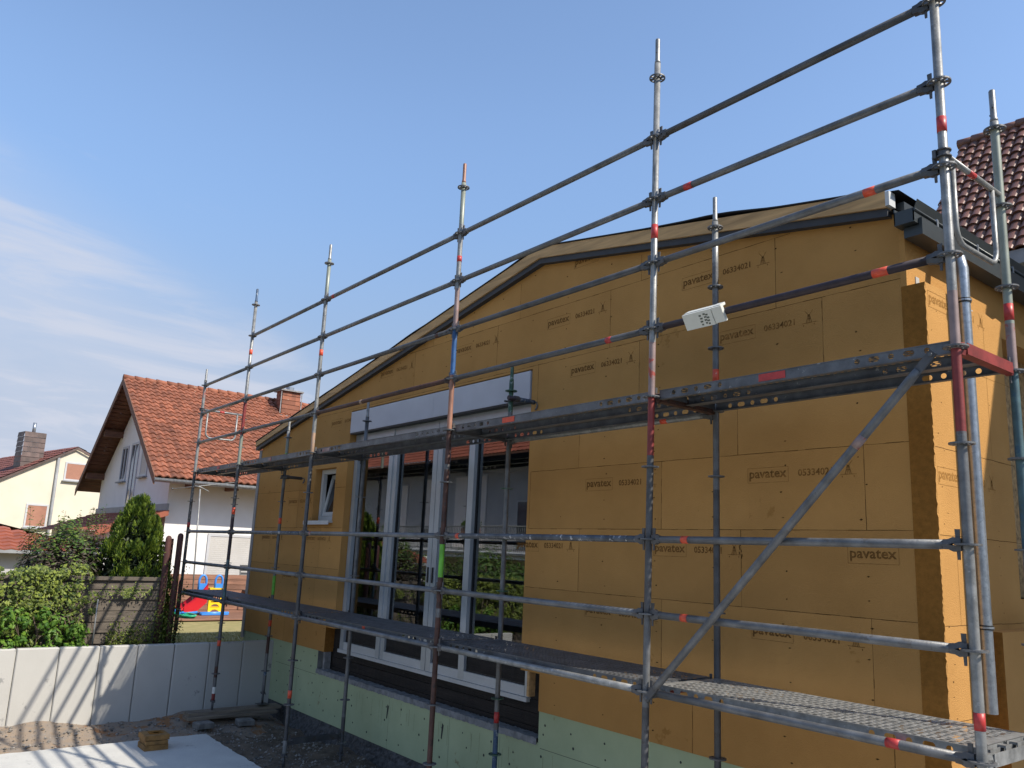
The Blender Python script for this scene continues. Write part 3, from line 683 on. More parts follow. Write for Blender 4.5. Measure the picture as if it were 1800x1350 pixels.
    # screw marks
    for r_ in range(8):
        zt = ZROW[r_-1] if r_ > 0 else 1.95; zb = ZROW[r_]
        x = XL+0.25
        while x < XM:
            for q in (0.15, 0.5, 0.85):
                if random.random() < 0.85:
                    xx, zz = x+random.uniform(-.03, .03), zb+(zt-zb)*q+random.uniform(-.03, .03)
                    if clear(xx, zz):
                        s_ = random.uniform(0.008, 0.015); h_ = random.uniform(.004, .008)
                        b.poly([(xx-s_, YW-0.0009, zz), (xx, YW-0.0009, zz-h_), (xx+s_, YW-0.0009, zz+h_*.3), (xx, YW-0.0009, zz+h_)], SE)
            x += 0.62 if x > -4.7 else 0.55
    # ragged crack marks
    for (cx_, cz_, hh) in ((-2.09, -1.02, 0.16), (-10.15, -2.44, 0.09), (-9.35, -2.38, 0.06), (-7.0, 1.52, 0.10)):
        zc = cz_-hh/2
        while zc < cz_+hh/2:
            dx_ = random.uniform(-0.014, 0.014); b.poly([(cx_+dx_-0.004, YW-0.001, zc), (cx_+dx_+0.004, YW-0.001, zc), (cx_+dx_+0.002, YW-0.001, zc+0.02), (cx_+dx_-0.006, YW-0.001, zc+0.018)], SE); zc += 0.016
wall = part('facade_cladding', bld, facade)
def txtmesh(s, size):
    cu = bpy.data.curves.new('t', 'FONT'); cu.body = s; cu.size = size; cu.resolution_u = 2; cu.offset = 0.0022
    o = bpy.data.objects.new('t', cu); COL.objects.link(o)
    dg = bpy.context.evaluated_depsgraph_get(); me = bpy.data.meshes.new_from_object(o.evaluated_get(dg))
    vs = [v.co.copy() for v in me.vertices]; fs = [tuple(p.vertices) for p in me.polygons]
    bpy.data.objects.remove(o); bpy.data.meshes.remove(me); return vs, fs
TW = {}
def fit(s, w_, h_):
    if s not in TW: TW[s] = txtmesh(s, 0.1)
    vs, fs = TW[s]; x0 = min(v.x for v in vs); x1 = max(v.x for v in vs); y0 = min(v.y for v in vs); y1 = max(v.y for v in vs)
    return [((v.x-x0)/(x1-x0)*w_, (v.y-y0)/(y1-y0)*h_) for v in vs], fs
def stamp(x, z, num='06334021', side=False, what='all'):
    m = G['ink_side'] if side else random.choice((G['ink'], G['ink_b'], G['ink_c'], G['ink_c']))
    b = MB()
    def P(u, v): return (XS+0.0012, x+u, z+v) if side else (x+u, YW-0.0013, z+v)
    def rect(u0, v0, u1, v1):
        b.quad(P(u0, v0), P(u1, v0), P(u1, v1), P(u0, v1), m)
    t = 0.0022
    rect(0, 0, 0.355, t); rect(0, 0.112, 0.355, 0.112+t); rect(0, t, t, 0.112); rect(0.355-t, t, 0.355, 0.112); rect(0.012, t, 0.0135, 0.04)
    vs, fs = fit('pavatex', 0.325, 0.082); b.add([P(u+0.016, v+0.014) for u, v in vs], fs, m)
    vs, fs = fit(num, 0.272, 0.052); b.add([P(u+0.435, v+0.036) for u, v in vs], fs, m)
    # small windmill like symbol standing on a bar
    u0 = 0.765
    rect(u0, 0.030, u0+0.122, 0.0335); rect(u0+0.012, 0.010, u0+0.018, 0.022); rect(u0+0.100, 0.010, u0+0.106, 0.022)
    c = u0+0.060
    for du in (-0.022, -0.008, 0.008, 0.022): b.quad(P(c+du-0.003, 0.0335), P(c+du+0.002, 0.0335), P(c+du*0.3+0.002, 0.095), P(c+du*0.3-0.002, 0.095), m)
    rect(c-0.014, 0.060, c+0.014, 0.064)
    for (a0, a1) in ((-0.035, 0.030), (0.030, -0.030)): b.quad(P(c+a0, 0.128), P(c+a0+0.005, 0.128), P(c+a1*0.2+0.003, 0.080), P(c+a1*0.2-0.001, 0.080), m)
    mb = b; o = one('board_stamp', None, mb, wall if not side else side_wall)
    return o
for (x, z, n_) in [(-4.09, 1.756, '06334021'), (-8.03, 1.17, '06334021'), (-6.20, 1.18, '06334021'), (-4.485, 1.183, '06334021'), (-2.675, 1.188, '06334021'),
                   (-9.45, 0.614, '06334021'), (-4.10, 0.617, '06334021'), (-2.285, 0.622, '06334021'),
                   (-10.78, -0.53, '05334021'), (-3.835, -0.527, '05334021'), (-2.017, -0.527, '05334021'),
                   (-11.75, -1.10, '06334021'), (-10.02, -1.10, '06334021'), (-4.685-0.16, -1.104, '05334021'), (-2.975, -1.104, '05334021'),
                   (-10.75, -1.68, '06334021'), (-3.808, -1.672, '06334021'), (-2.005, -1.680, '06334021')]:
    stamp(x, z, n_)
# the last stamp runs under the corner: only its frame and word fit
b = MB(); m = G['ink']; x, z = -1.217, -1.104
def P0(u, v): return (x+u, YW-0.0013, z+v)
for q in ((0, 0, .355, .0022), (0, .112, .355, .1142), (0, .0022, .0022, .112), (.3528, .0022, .355, .112)): b.quad(P0(q[0], q[1]), P0(q[2], q[1]), P0(q[2], q[3]), P0(q[0], q[3]), m)
vs, fs = fit('pavatex', 0.325, 0.082); b.add([P0(u+0.016, v+0.014) for u, v in vs], fs, m); one('board_stamp', None, b, wall)
# make the ink of the clipped stamps stay off the corner
# corner: rough cut edge of the side boards, side wall
EDGE = G['board_edge']
def sidewall(b):
    # thick outer boards, top edge ragged around z=0.76
    Y1 = 7.6
    ys = [YW-0.004]; 
    z = -3.6; prev = None; pts = []
    while z < 0.76:
        pts.append((XS+random.uniform(-0.006, 0.003), z)); z += random.uniform(0.012, 0.03)
    pts.append((XS, 0.765))
    for (xa, za), (xb, zb) in zip(pts, pts[1:]):
        b.quad((XM, YW-0.004, za), (xa, YW-0.004, za), (xb, YW-0.004, zb), (XM, YW-0.004, zb), EDGE)
    # outer face with opening (window) y 2.27..3.3, z -1.3..0.69
    def face(y0, y1, z0, z1): b.quad((XS, y0, z0), (XS, y1, z0), (XS, y1, z1), (XS, y0, z1), BD)
    yi = YW-0.004+0.012
    for (xa, za), (xb, zb) in zip(pts, pts[1:]):
        b.quad((xa, YW-0.004, za), (XS, yi, za), (XS, yi, zb), (xb, YW-0.004, zb), BD)
    face(yi, 1.62, -3.6, 0.70); face(1.62, 2.26, -3.6, 0.70); face(2.26, 3.4, -3.6, -1.3); face(3.4, Y1, -3.6, 0.70)
    face(2.26, 3.4, 0.62, 0.70)
    b.quad((XS, 2.26, -1.3), (XS-0.2, 2.26, -1.3), (XS-0.2, 2.26, 0.62), (XS, 2.26, 0.62), BD)
    b.quad((XS, 3.4, -1.3), (XS, 3.4, 0.62), (XS-0.2, 3.4, 0.62), (XS-0.2, 3.4, -1.3), BD)
    b.quad((XS, 2.26, 0.62), (XS-0.2, 2.26, 0.62), (XS-0.2, 3.4, 0.62), (XS, 3.4, 0.62), BD)
    y = yi; zt = 0.765
    while y < Y1:     # ragged torn top
        yn = y+random.uniform(0.03, 0.12); zn = 0.765+random.uniform(-0.035, 0.012) if yn > 1.3 else 0.765+random.uniform(-0.006, 0.006)
        if 1.45 < yn < 1.9: zn -= 0.02
        b.quad((XS, y, 0.70), (XS, yn, 0.70), (XS, yn, zn), (XS, y, zt), BD)
        b.quad((XS, y, zt), (XS, yn, zn), (XM, yn, zn), (XM, y, zt), EDGE)
        y, zt = yn, zn
    b.quad((XM, YW-0.004, 0.765), (XS, YW-0.004, 0.765), (XS, yi, 0.765), (XM, yi, 0.765), EDGE)
    # upper, recessed boards
    XU = -0.72
    b.quad((XM, YW-0.003, 0.75), (XU, YW-0.003, 0.75), (XU, YW-0.003, 1.24), (XM, YW-0.003, 1.24), BD)
    b.quad((XU, YW-0.003, 0.72), (XU, Y1, 0.72), (XU, Y1, 1.26), (XU, YW-0.003, 1.26), BD)
    for yy in (1.66, 2.72): b.quad((XU+0.001, yy, 0.75), (XU+0.001, yy+0.004, 0.75), (XU+0.001, yy+0.004, 1.24), (XU+0.001, yy, 1.24), SE)
    for z in (-0.345, -0.905, -1.465, -2.03, 0.255):
        y = yi
        while y < 2.26:
            yn = y+random.uniform(.05, .15); zz = z+random.uniform(-.002, .002); b.quad((XS+0.001, y, zz-.0015), (XS+0.001, yn, zz-.0015), (XS+0.001, yn, zz+.0015), (XS+0.001, y, zz+.0015), SE if z < .2 else G['ink_side']); y = yn
    for (yy, z0, z1) in ((1.93, -0.345, .7), (1.62, -1.46, -0.905), (1.28, -1.465, -0.905), (2.0, -2.03, -1.465)): b.quad((XS+0.001, yy, z0), (XS+0.001, yy+.003, z0), (XS+0.001, yy+.003, z1), (XS+0.001, yy, z1), G['ink_side'])
    for k in range(34):
        yy, zz = random.choice((1.12, 1.17, 1.52, 1.95))+random.uniform(-.02, .02), random.uniform(-2.3, 0.6); s_ = random.uniform(.005, .009)
        b.poly([(XS+0.0012, yy-s_, zz), (XS+0.0012, yy, zz-.004), (XS+0.0012, yy+s_, zz), (XS+0.0012, yy, zz+.004)], SE)
    # proud step further back along the side
    b.quad((XS, 1.56, -3.6), (XS+0.13, 1.56, -3.6), (XS+0.13, 1.56, -1.50), (XS, 1.56, -1.50), EDGE)
    b.quad((XS+0.13, 1.56, -3.6), (XS+0.13, 2.25, -3.6), (XS+0.13, 2.25, -1.50), (XS+0.13, 1.56, -1.50), BD)
    b.quad((XS, 1.56, -1.50), (XS+0.13, 1.56, -1.50), (XS+0.13, 2.25, -1.50), (XS, 2.25, -1.50), BD)
side_wall = part('side_cladding', bld, sidewall)
def sstamp(y, z): 
    return stamp(y, z, '06334021', True)
sstamp(1.075, 0.600); sstamp(1.07, -0.585)
b = MB()
for q in range(2): pass
# osb window panel inside the side opening
part('side_window_panel', bld, lambda b: (b.box((XS-0.22, 2.26, -1.3), (XS-0.19, 3.4, 0.62), G['osb'])))
# membrane tabs
part('membrane_tabs', bld, lambda b: [b.box((-0.722+0.002, yy, 0.74), (-0.714, yy+0.05, 0.86-0.02*k), G['film']) for k, yy in enumerate((1.17, 1.30, 2.02, 2.6))])
# foam plinth
def plinth(b):
    y = YW+0.012; m = G['xps']; x1 = -0.62
    def q(xa, xb, za, zb): b.quad((xa, y, za), (xb, y, za), (xb, y, zb), (xa, y, zb), m)
    q(XL-0.02, -9.26, -3.50, -2.585); q(-9.26, -4.41, -3.50, -2.885); q(-4.41, x1, -3.50, -2.585)
    b.quad((-4.41, y, -2.885), (-4.41, y+0.16, -2.885), (-4.41, y+0.16, -2.585), (-4.41, y, -2.585), m)
    b.quad((-9.26, y, -2.885), (-9.26, y, -2.585), (-9.26, y+0.1, -2.585), (-9.26, y+0.1, -2.885), G['xps_grey'])
    b.quad((-9.26, y, -2.885), (-9.26, y+.16, -2.885), (-4.41, y+.16, -2.885), (-4.41, y, -2.885), G['plaster'])
    for (xa, xb, z) in ((-10.7, -9.27, -2.93), (-4.38, -2.4, -2.93)):
        b.quad((xa, y-.001, z-.002), (xb, y-.001, z-.002), (xb, y-.001, z+.002), (xa, y-.001, z+.002), G['fastener'])
    for xx in (-9.9, -8.4, -7.2, -5.9, -5.0, -3.47, -2.3): b.quad((xx, y-.001, -3.5), (xx+.003, y-.001, -3.5), (xx+.003, y-.001, -2.93), (xx, y-.001, -2.93), G['fastener'])
    x = -11.9
    while x < -1.2:
        for zz in (-2.70, -2.83, -3.03, -3.18, -3.38):
            xx, z_ = x+random.uniform(-.09, .09), zz+random.uniform(-.03, .03)
            if -9.3 < xx < -4.38 and z_ > -2.92: continue
            n = 8; s_ = random.uniform(.009, .015)
            b.poly([(xx+s_*math.cos(2*math.pi*t/n), y-.0015, z_+s_*math.sin(2*math.pi*t/n)) for t in range(n)][::-1], G['fastener'])
        x += 0.42
    # soot streaks / scratches and torn slots
    for k in range(26):
        xx = random.uniform(-8.2, -4.0); z1_ = random.uniform(-3.05, -2.9); hh = random.uniform(.05, .3); t = random.uniform(.001, .0025)
        b.quad((xx, y-.0012, z1_-hh), (xx+t, y-.0012, z1_-hh), (xx+t*1.5, y-.0012, z1_), (xx, y-.0012, z1_), G['seam'])
    for xx in (-7.25, -6.05): b.poly([(xx, y-.002, -3.16), (xx+.02, y-.002, -3.17), (xx+.045, y-.002, -3.02), (xx+.01, y-.002, -3.0)], G['fastener'])
part('foam_plinth', bld, plinth)
# dimpled base below the foam: real undulating surface
def base(b):
    nx, nz = 230, 16; x0, x1, z0, z1 = -10.9, -0.7, -3.95, -3.495; m = G['bitumen']
    random.seed(3)
    vs = []
    for j in range(nz+1):
        for i in range(nx+1):
            vs.append((x0+(x1-x0)*i/nx, YW+0.03-random.uniform(0, .018)-0.09*(1-j/nz)*(0.6+.4*math.sin(i*.37)), z0+(z1-z0)*j/nz+random.uniform(-.004, .004)))
    fs = [(j*(nx+1)+i, j*(nx+1)+i+1, (j+1)*(nx+1)+i+1, (j+1)*(nx+1)+i) for j in range(nz) for i in range(nx)]
    b.add(vs, fs, m)
part('plinth_base_coating', bld, base)
# beam zone under the window
def beam(b):
    y = YW+0.13
    for (za, zb, dy) in ((-2.90, -2.79, 0.0), (-2.79, -2.665, 0.006), (-2.665, -2.54, 0.002), (-2.54, -2.27, 0.008)):
        n = 90; off = [random.uniform(-.003, .003) for i in range(n+1)]; c_ = .006
        for i in range(n):
            xa, xb = -9.05+4.64*i/n, -9.05+4.64*(i+1)/n; ya, yb = y+dy+off[i], y+dy+off[i+1]
            b.add([(xa, ya, za+c_), (xb, yb, za+c_), (xb, yb, zb-c_), (xa, ya, zb-c_), (xa, ya+.012, za), (xb, yb+.012, za), (xb, yb+.012, zb), (xa, ya+.012, zb)], [(0,1,2,3), (4,5,1,0), (3,2,6,7)], G['darkwood'])
part('old_beam_under_window', bld, lambda b: (beam(b), b.quad((-9.20, YW+.150, -2.90), (-4.40, YW+.150, -2.90), (-4.40, YW+.150, -2.27), (-9.20, YW+.150, -2.27), G['darkwood'])))
def mortar(b):
    n = 160; vs = []
    for i in range(n+1):
        x = -9.26+4.84*i/n; t = .040+random.uniform(-.006, .006); w_ = .012+random.uniform(-.008, .004)
        vs += [(x, YW-w_*.6, -2.905+random.uniform(-.008, .004)), (x, YW-w_*.3, -2.885+t), (x, YW+.14, -2.885+t+.004)]
    b.add(vs, [(3*i+k, 3*i+3+k, 3*i+4+k, 3*i+1+k) for i in range(n) for k in range(2)], G['plaster'])
part('mortar_edge', bld, mortar)
part('mortar_jamb', bld, lambda b: b.box((-9.13, YW+0.03, -2.84), (-9.075, YW+0.12, -2.60), G['plaster']))
part('timber_batten', bld, lambda b: b.box((-4.62, YW+0.02, -2.50), (-4.585, YW+0.10, -2.27), G['timber']))
part('pipe_sleeve', bld, lambda b: (b.ring((-1.86, YW-0.02, -2.72), 0.10, 0.125, 0.06, G['black'], 28, 'y'), b.poly([(-1.86+.1*math.cos(t*math.pi/12), YW-0.004, -2.72+.1*math.sin(t*math.pi/12)) for t in range(24)][::-1], G['black'])))
# shutter box panel over the window
def boxp(b):
    b.box((-8.79, YW-0.012, 0.475), (-6.60, YW+0.12, 0.782), G['boxpanel']); b.box((-6.597, YW-0.012, 0.475), (-4.72, YW+0.12, 0.782), G['boxpanel'])
    b.box((-8.79, YW-0.006, 0.455), (-4.72, YW+0.13, 0.4745), G['gasket'])
part('shutter_box', bld, boxp)
# ---------------- big window
YF = YW+0.10; YG = YW+0.165
AL, AW = G['alu'], G['alu_white']
def bigframe(b):
    z0, z1 = -2.53, 0.455
    def V(xa, xb, ya=YF, yb=YG+.02, za=z0, zb=z1, m=AL): b.box((xa, ya, za), (xb, yb, zb), m)
    V(-8.80, -8.70)                             # left jamb
    V(-7.80, -7.70, YF, YG+.02); V(-7.699, -7.60, YF+.012, YG+.02)       # coupled mullion
    V(-6.70, -6.605); V(-6.60, -6.50, YF+.004)
    V(-5.93, -5.82, YF+.004); V(-4.76, -4.705, YF+.01)
    for xa, xb in ((-8.70, -7.80), (-7.60, -6.70), (-6.50, -5.93), (-5.82, -4.76)):
        b.box((xa, YF+.006, z1-.09), (xb, YG+.02, z1), AL)
        b.box((xa, YF+.006, z0), (xb, YG+.02, z0+.10), AW)
        # dark gasket lines round the pane
        for (a, c) in ((xa, xa+.018), (xb-.018, xb)): b.box((a, YG-.014, z0+.10), (c, YG+.02, z1-.09), G['gasket'])
        b.box((xa+.018, YF+.03, z1-.108), (xb-.018, YG+.02, z1-.09), G['gasket']); b.box((xa+.018, YF+.03, z0+.10), (xb-.018, YG+.02, z0+.118), G['gasket'])
    b.box((-7.60, YF+.02, 0.20), (-5.93, YG+.01, 0.36), AL)       # shutter guide head over middle lights
    b.box((-8.83, YF-.012, z0-.045), (-4.70, YG, z0-.002), AW)    # threshold
part('window_frame', bld, bigframe)
for k, (xa, xb) in enumerate(((-8.68, -7.82), (-7.58, -6.72), (-6.48, -5.95), (-5.80, -4.78))):
    part('window_pane', bld, lambda b: b.quad((xa, YG, -2.43), (xb, YG, -2.43), (xb, YG, 0.37), (xa, YG, 0.37), G['glass']))
part('door_handle', bld, lambda b: [b.box((xx, YF-.012, -1.52), (xx+.022, YF-.001, -1.34), G['gasket']) for xx in (-6.665, -6.565)])
part('protective_sheet', bld, lambda b: (b.box((-5.80, YG+.03, -2.43), (-4.78, YG+.045, -2.02), G['film']), b.box((-6.47, YG+.03, -2.43), (-5.95, YG+.045, -2.14), G['film'])))
# ---------------- small tilted window
def sm(b):
    xa, xb, za, zb = -9.84, -9.17, -0.77, 0.0; y0, y1 = YW+.10, YW+.16
    b.box((xa, y0, za), (xa+.065, y1, zb), AW); b.box((xb-.065, y0, za), (xb, y1, zb), AW)
    b.box((xa+.065, y0, za), (xb-.065, y1, za+.065), AW); b.box((xa+.065, y0, zb-.065), (xb-.065, y1, zb), AW)
sw = part('small_window_frame', bld, sm)
def sash(b):
    rt_ = Matrix.Rotation(R(-11), 3, 'X'); og = (-9.5, YW+.13, -0.70)
    for a, c in (((-9.775, YW+.12, -.70), (-9.715, YW+.17, -.06)), ((-9.295, YW+.12, -.70), (-9.235, YW+.17, -.06)), ((-9.715, YW+.12, -.70), (-9.295, YW+.17, -.64)), ((-9.715, YW+.12, -.12), (-9.295, YW+.17, -.06))):
        b.box(a, c, AW, rt_, og)
    b.box((-9.715, YW+.140, -.64), (-9.295, YW+.146, -.12), G['darkglass'], rt_, og)
mb = MB(); sash(mb); one('tilted_sash', None, mb, sw)
part('window_sill', bld, lambda b: (b.box((-10.0, YW-.07, -.808), (-9.14, YW+.10, -.778), AW), b.box((-10.0, YW-.07, -.835), (-9.14, YW-.062, -.808), AW)))
# dark room behind the panes
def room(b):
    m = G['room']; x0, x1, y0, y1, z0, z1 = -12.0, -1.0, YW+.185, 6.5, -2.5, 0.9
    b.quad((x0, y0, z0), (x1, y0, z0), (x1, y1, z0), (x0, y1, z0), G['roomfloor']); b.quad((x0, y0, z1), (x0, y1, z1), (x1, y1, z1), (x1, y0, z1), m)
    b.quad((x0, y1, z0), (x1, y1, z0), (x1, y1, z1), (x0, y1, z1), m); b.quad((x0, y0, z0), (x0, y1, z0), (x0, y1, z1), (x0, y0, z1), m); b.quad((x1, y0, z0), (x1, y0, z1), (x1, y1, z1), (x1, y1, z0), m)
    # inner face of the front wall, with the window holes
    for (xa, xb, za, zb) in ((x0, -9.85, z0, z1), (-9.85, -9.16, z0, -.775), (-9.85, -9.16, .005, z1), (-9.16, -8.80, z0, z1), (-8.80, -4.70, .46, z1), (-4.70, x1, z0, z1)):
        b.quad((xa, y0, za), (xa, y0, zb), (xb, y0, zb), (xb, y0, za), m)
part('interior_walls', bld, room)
# left end of the building, back
def shell(b):
    m = BD
    b.quad((XL, YW, -2.6), (XL, 7.6, -2.6), (XL, 7.6, 0.5), (XL, YW, 0.5), m)
    b.box((XL-.10, YW-.012, -2.72), (XL+.002, YW+.05, 0.47), G['sillgrey'])
    b.quad((XL, 7.6, -3.5), (XS, 7.6, -3.5), (XS, 7.6, 1.2), (XL, 7.6, 0.5), m)
part('end_wall', bld, shell)
# roof: fascia timber, grey strip, membrane, roof skin
def fas(b):
    y0, y1 = 0.965, 1.045
    pts = [(-12.28, 0.535, 0.615), (-4.56, 1.985, 2.105), (-0.80, 1.335, 1.455)]
    for (a, c) in zip(pts, pts[1:]):
        vs = [(a[0], y0, a[1]), (c[0], y0, c[1]), (c[0], y0, c[2]), (a[0], y0, a[2]), (a[0], y1, a[1]), (c[0], y1, c[1]), (c[0], y1, c[2]), (a[0], y1, a[2])]
        b.add(vs, [(0,1,2,3), (0,4,5,1), (3,2,6,7), (0,3,7,4), (1,5,6,2), (4,7,6,5)], G['timber'])
roof = part('roof', bld, lambda b: [b.poly(p, G['membrane']) for p in (
    [(-12.30, 1.0, 0.628), (-4.56, 1.0, 2.118), (-4.56, 7.9, 2.118), (-12.30, 7.9, 0.628)], [(-4.56, 1.0, 2.118), (-0.72, 1.0, 1.450), (-0.72, 7.9, 1.450), (-4.56, 7.9, 2.118)],
    [(-12.30, 1.0, 0.52), (-12.30, 7.9, 0.52), (-4.56, 7.9, 1.95), (-4.56, 1.0, 1.95)], [(-4.56, 1.0, 1.95), (-4.56, 7.9, 1.95), (-0.72, 7.9, 1.30), (-0.72, 1.0, 1.30)], [(-12.3, 1.0, .52), (-12.3, 1.0, .628), (-12.3, 7.9, .628), (-12.3, 7.9, .52)])])
mb = MB(); fas(mb); one('timber_fascia', None, mb, roof)
def strip(b):
    y0, y1 = 0.985, 1.049
    pts = [(-12.29, 0.470, 0.530), (-4.56, 1.925, 1.983), (-0.80, 1.275, 1.333)]
    for (a, c) in zip(pts, pts[1:]):
        vs = [(a[0], y0, a[1]), (c[0], y0, c[1]), (c[0], y0, c[2]), (a[0], y0, a[2]), (a[0], y1, a[1]), (c[0], y1, c[1]), (c[0], y1, c[2]), (a[0], y1, a[2])]
        b.add(vs, [(0,1,2,3), (0,4,5,1), (3,2,6,7), (0,3,7,4), (1,5,6,2)], G['anthracite_strip'])
mb = MB(); strip(mb); one('ventilation_strip', None, mb, roof)
def memb(b):   # wavy membrane lip hanging over the fascia top
    x = -12.3; zt = lambda x: 0.618+(x+12.28)*(2.106-.618)/7.72 if x < -4.56 else 2.106+(x+4.56)*(1.456-2.106)/3.76
    while x < -0.84:
        xn = min(-0.82, x+0.12); lift = lambda x: max(0, 0.006*math.sin(x*2.3)+0.006*math.sin(x*5.1)) + (0.016*math.exp(-((x+2.3)/.5)**2))
        b.add([(x, .955, zt(x)+.004+lift(x)), (xn, .955, zt(xn)+.004+lift(xn)), (xn, .955, zt(xn)+.014+lift(xn)), (x, .955, zt(x)+.014+lift(x)), (xn, 1.1, zt(xn)+.016), (x, 1.1, zt(x)+.016)], [(0,1,2,3), (3,2,4,5), (1,0,5,4)], G['membrane'])
        x = xn
mb = MB(); memb(mb); one('membrane_edge', None, mb, roof)
mb = MB(); mb.box((-0.80, 0.962, 1.345), (-0.772, 1.05, 1.450), G['alu_white']); one('white_membrane_flap', None, mb, roof); mb = MB(); mb.box((-0.79, 1.10, 1.31), (-0.735, 7.6, 1.40), G['anthracite']); one('eaves_sheet', None, mb, roof)
# gutter
def gut(b):
    m = G['anthracite']; ya, yb = 0.94, 7.7
    b.box((-0.735, ya, 1.165), (-0.60, yb, 1.172), m); b.box((-0.735, ya, 1.172), (-0.728, yb, 1.285), m)
    b.box((-0.607, ya, 1.172), (-0.600, yb, 1.245), m); b.box((-0.735, ya, 1.1722), (-0.60, ya+.006, 1.262), m)
    b.tube([(-0.598, ya, 1.250), (-0.598, yb, 1.250)], 0.010, m, 10)
gt = part('gutter', bld, gut)
def gfas(b):
    m = G['anthracite']; b.box((-0.70, 1.0, 1.085), (-0.575, 7.7, 1.158), m); b.box((-0.597, 1.0, 1.158), (-0.575, 7.7, 1.205), m)
part('eaves_fascia', bld, gfas)
part('eaves_flashing', bld, lambda b: b.add([(-0.70, 1.12, 1.29), (-0.70, 7.7, 1.29), (-0.655, 7.7, 1.40), (-0.655, 1.12, 1.40), (-0.652, 1.12, 1.40), (-0.652, 7.7, 1.40), (-0.697, 7.7, 1.29), (-0.697, 1.12, 1.29)], [(0,1,2,3), (4,5,6,7), (3,2,5,4), (0,3,4,7)], G['anthracite']))
for yy in (1.25, 1.9, 2.55, 3.2):
    mb = MB(); mb.box((-0.592, yy, 1.19), (-0.584, yy+.022, 1.262), G['zinc']); mb.box((-0.66, yy, 1.262), (-0.584, yy+.022, 1.267), G['zinc']); one('gutter_bracket', None, mb, gt)
dpx, dpy = -0.515, 1.43
dp_ = part('downpipe', bld, lambda b: b.tube([(-0.66, dpy, 1.17), (-0.655, dpy, 1.10), (dpx-.01, dpy, 1.0), (dpx, dpy, 0.93), (dpx, dpy, 0.70), (dpx, dpy, -1.80), (dpx, dpy, -1.99)], [.038, .038, .041, .041, .038, .038, .038], G['zinc'], 24, False))
for zz in (0.70, -1.47):
    mb = MB(); mb.ring((dpx, dpy, zz), .038, .044, .03, G['black'], 24); mb.ring((dpx, dpy, zz), .0385, .0475, .012, G['zinc'], 24); mb.tube([(dpx-.04, dpy, zz), (XS, dpy, zz)], .005, G['zinc'], 8); one('pipe_clamp', None, mb, dp_)

# ================================================================ GROUND, SITE
def obj_struct(name, mb): return tag(mb.build(name), kind='structure')
b = MB(); ZU = -3.00
X0, X1, Y0, Y1 = -10.93, 6.0, -7.0, 7.9
F = 400
for k_, (xa, xb, ya, yb) in enumerate(((-F, X0, -F, F), (X1, F, -F, F), (X0, X1, -F, Y0), (X0, X1, Y1, F))):
    b.quad((xa, ya, ZU), (xb, ya, ZU), (xb, yb, ZU), (xa, yb, ZU), G['lawn'] if k_ == 0 else G['garden_ground'])
obj_struct('ground', b)
b = MB()
b.quad((X0, Y0, -4.1), (X1, Y0, -4.1), (X1, Y0, ZU), (X0, Y0, ZU), G['soil']); b.quad((X1, Y0, -4.1), (X1, Y1, -4.1), (X1, Y1, ZU), (X1, Y0, ZU), G['soil'])
b.quad((X0, Y1, -4.1), (X1, Y1, -4.1), (X1, Y1, ZU), (X0, Y1, ZU), G['soil'])
obj_struct('excavation_sides', b)
random.seed(11)
def hnoise(x, y):
    return 0.035*math.sin(x*1.7+y*2.3)+0.022*math.sin(x*4.1-y*3.3+1)+0.014*math.sin(x*9.0+y*7.0)+0.008*math.sin(x*17+y*13)
def pz(x, y):
    z = -3.70+hnoise(x, y)
    if x < -10.2: z += 0.075*(1-(x+10.9)/0.7)         # gravel banked against the wall
    if y > 0.5: z -= 0.06*(y-0.5)
    return z
b = MB(); n1_, n2_ = 170, 110; vs = []
xa, xb, ya, yb = -10.92, 6.0, -7.0, 1.2
for j in range(n2_+1):
    for i in range(n1_+1):
        x = xa+(xb-xa)*(i/n1_)**1.6; y = ya+(yb-ya)*j/n2_
        vs.append((x, y, pz(x, y)+random.uniform(-.010, .010)))
def gf(sel): return [(j*(n1_+1)+i, j*(n1_+1)+i+1, (j+1)*(n1_+1)+i+1, (j+1)*(n1_+1)+i) for j in range(n2_) for i in range(n1_) if sel(vs[j*(n1_+1)+i])]
soilq = lambda v: v[1] > -0.33+0.10*math.sin(v[0]*5)+0.05*math.sin(v[0]*13) and v[0] > -9.75+0.25*math.sin(v[1]*6)+.1*math.sin(v[1]*17)
b.add(vs, gf(lambda v: not soilq(v)), G['gravel'], True); b.add(vs, gf(soilq), G['soil'], True)
obj_struct('construction_ground', b)
# stones
b = MB()
for k in range(7500):
    x = random.uniform(-10.85, -6.3); y = random.uniform(-3.2, 1.0)
    if x > -9.45 and y < -0.38: continue
    s_ = random.choice((.004, .005, .006, .006, .008, .011, .016, .024)) * random.uniform(.7, 1.3)
    z = pz(x, y)+s_*0.3
    p = [Vector((random.uniform(.7, 1)*s_*cx, random.uniform(.7, 1)*s_*cy, random.uniform(.5, .8)*s_*cz)) for cx, cy, cz in ((1,0,0),(-1,0,0),(0,1,0),(0,-1,0),(0,0,1),(0,0,-1))]
    b.add([(x+q.x, y+q.y, z+q.z) for q in p], [(0,2,4),(2,1,4),(1,3,4),(3,0,4),(2,0,5),(1,2,5),(3,1,5),(0,3,5)], G['stone'])
tag(b.build('gravel'), 'loose gravel and small stones scattered on the site ground', 'gravel', kind='stuff')
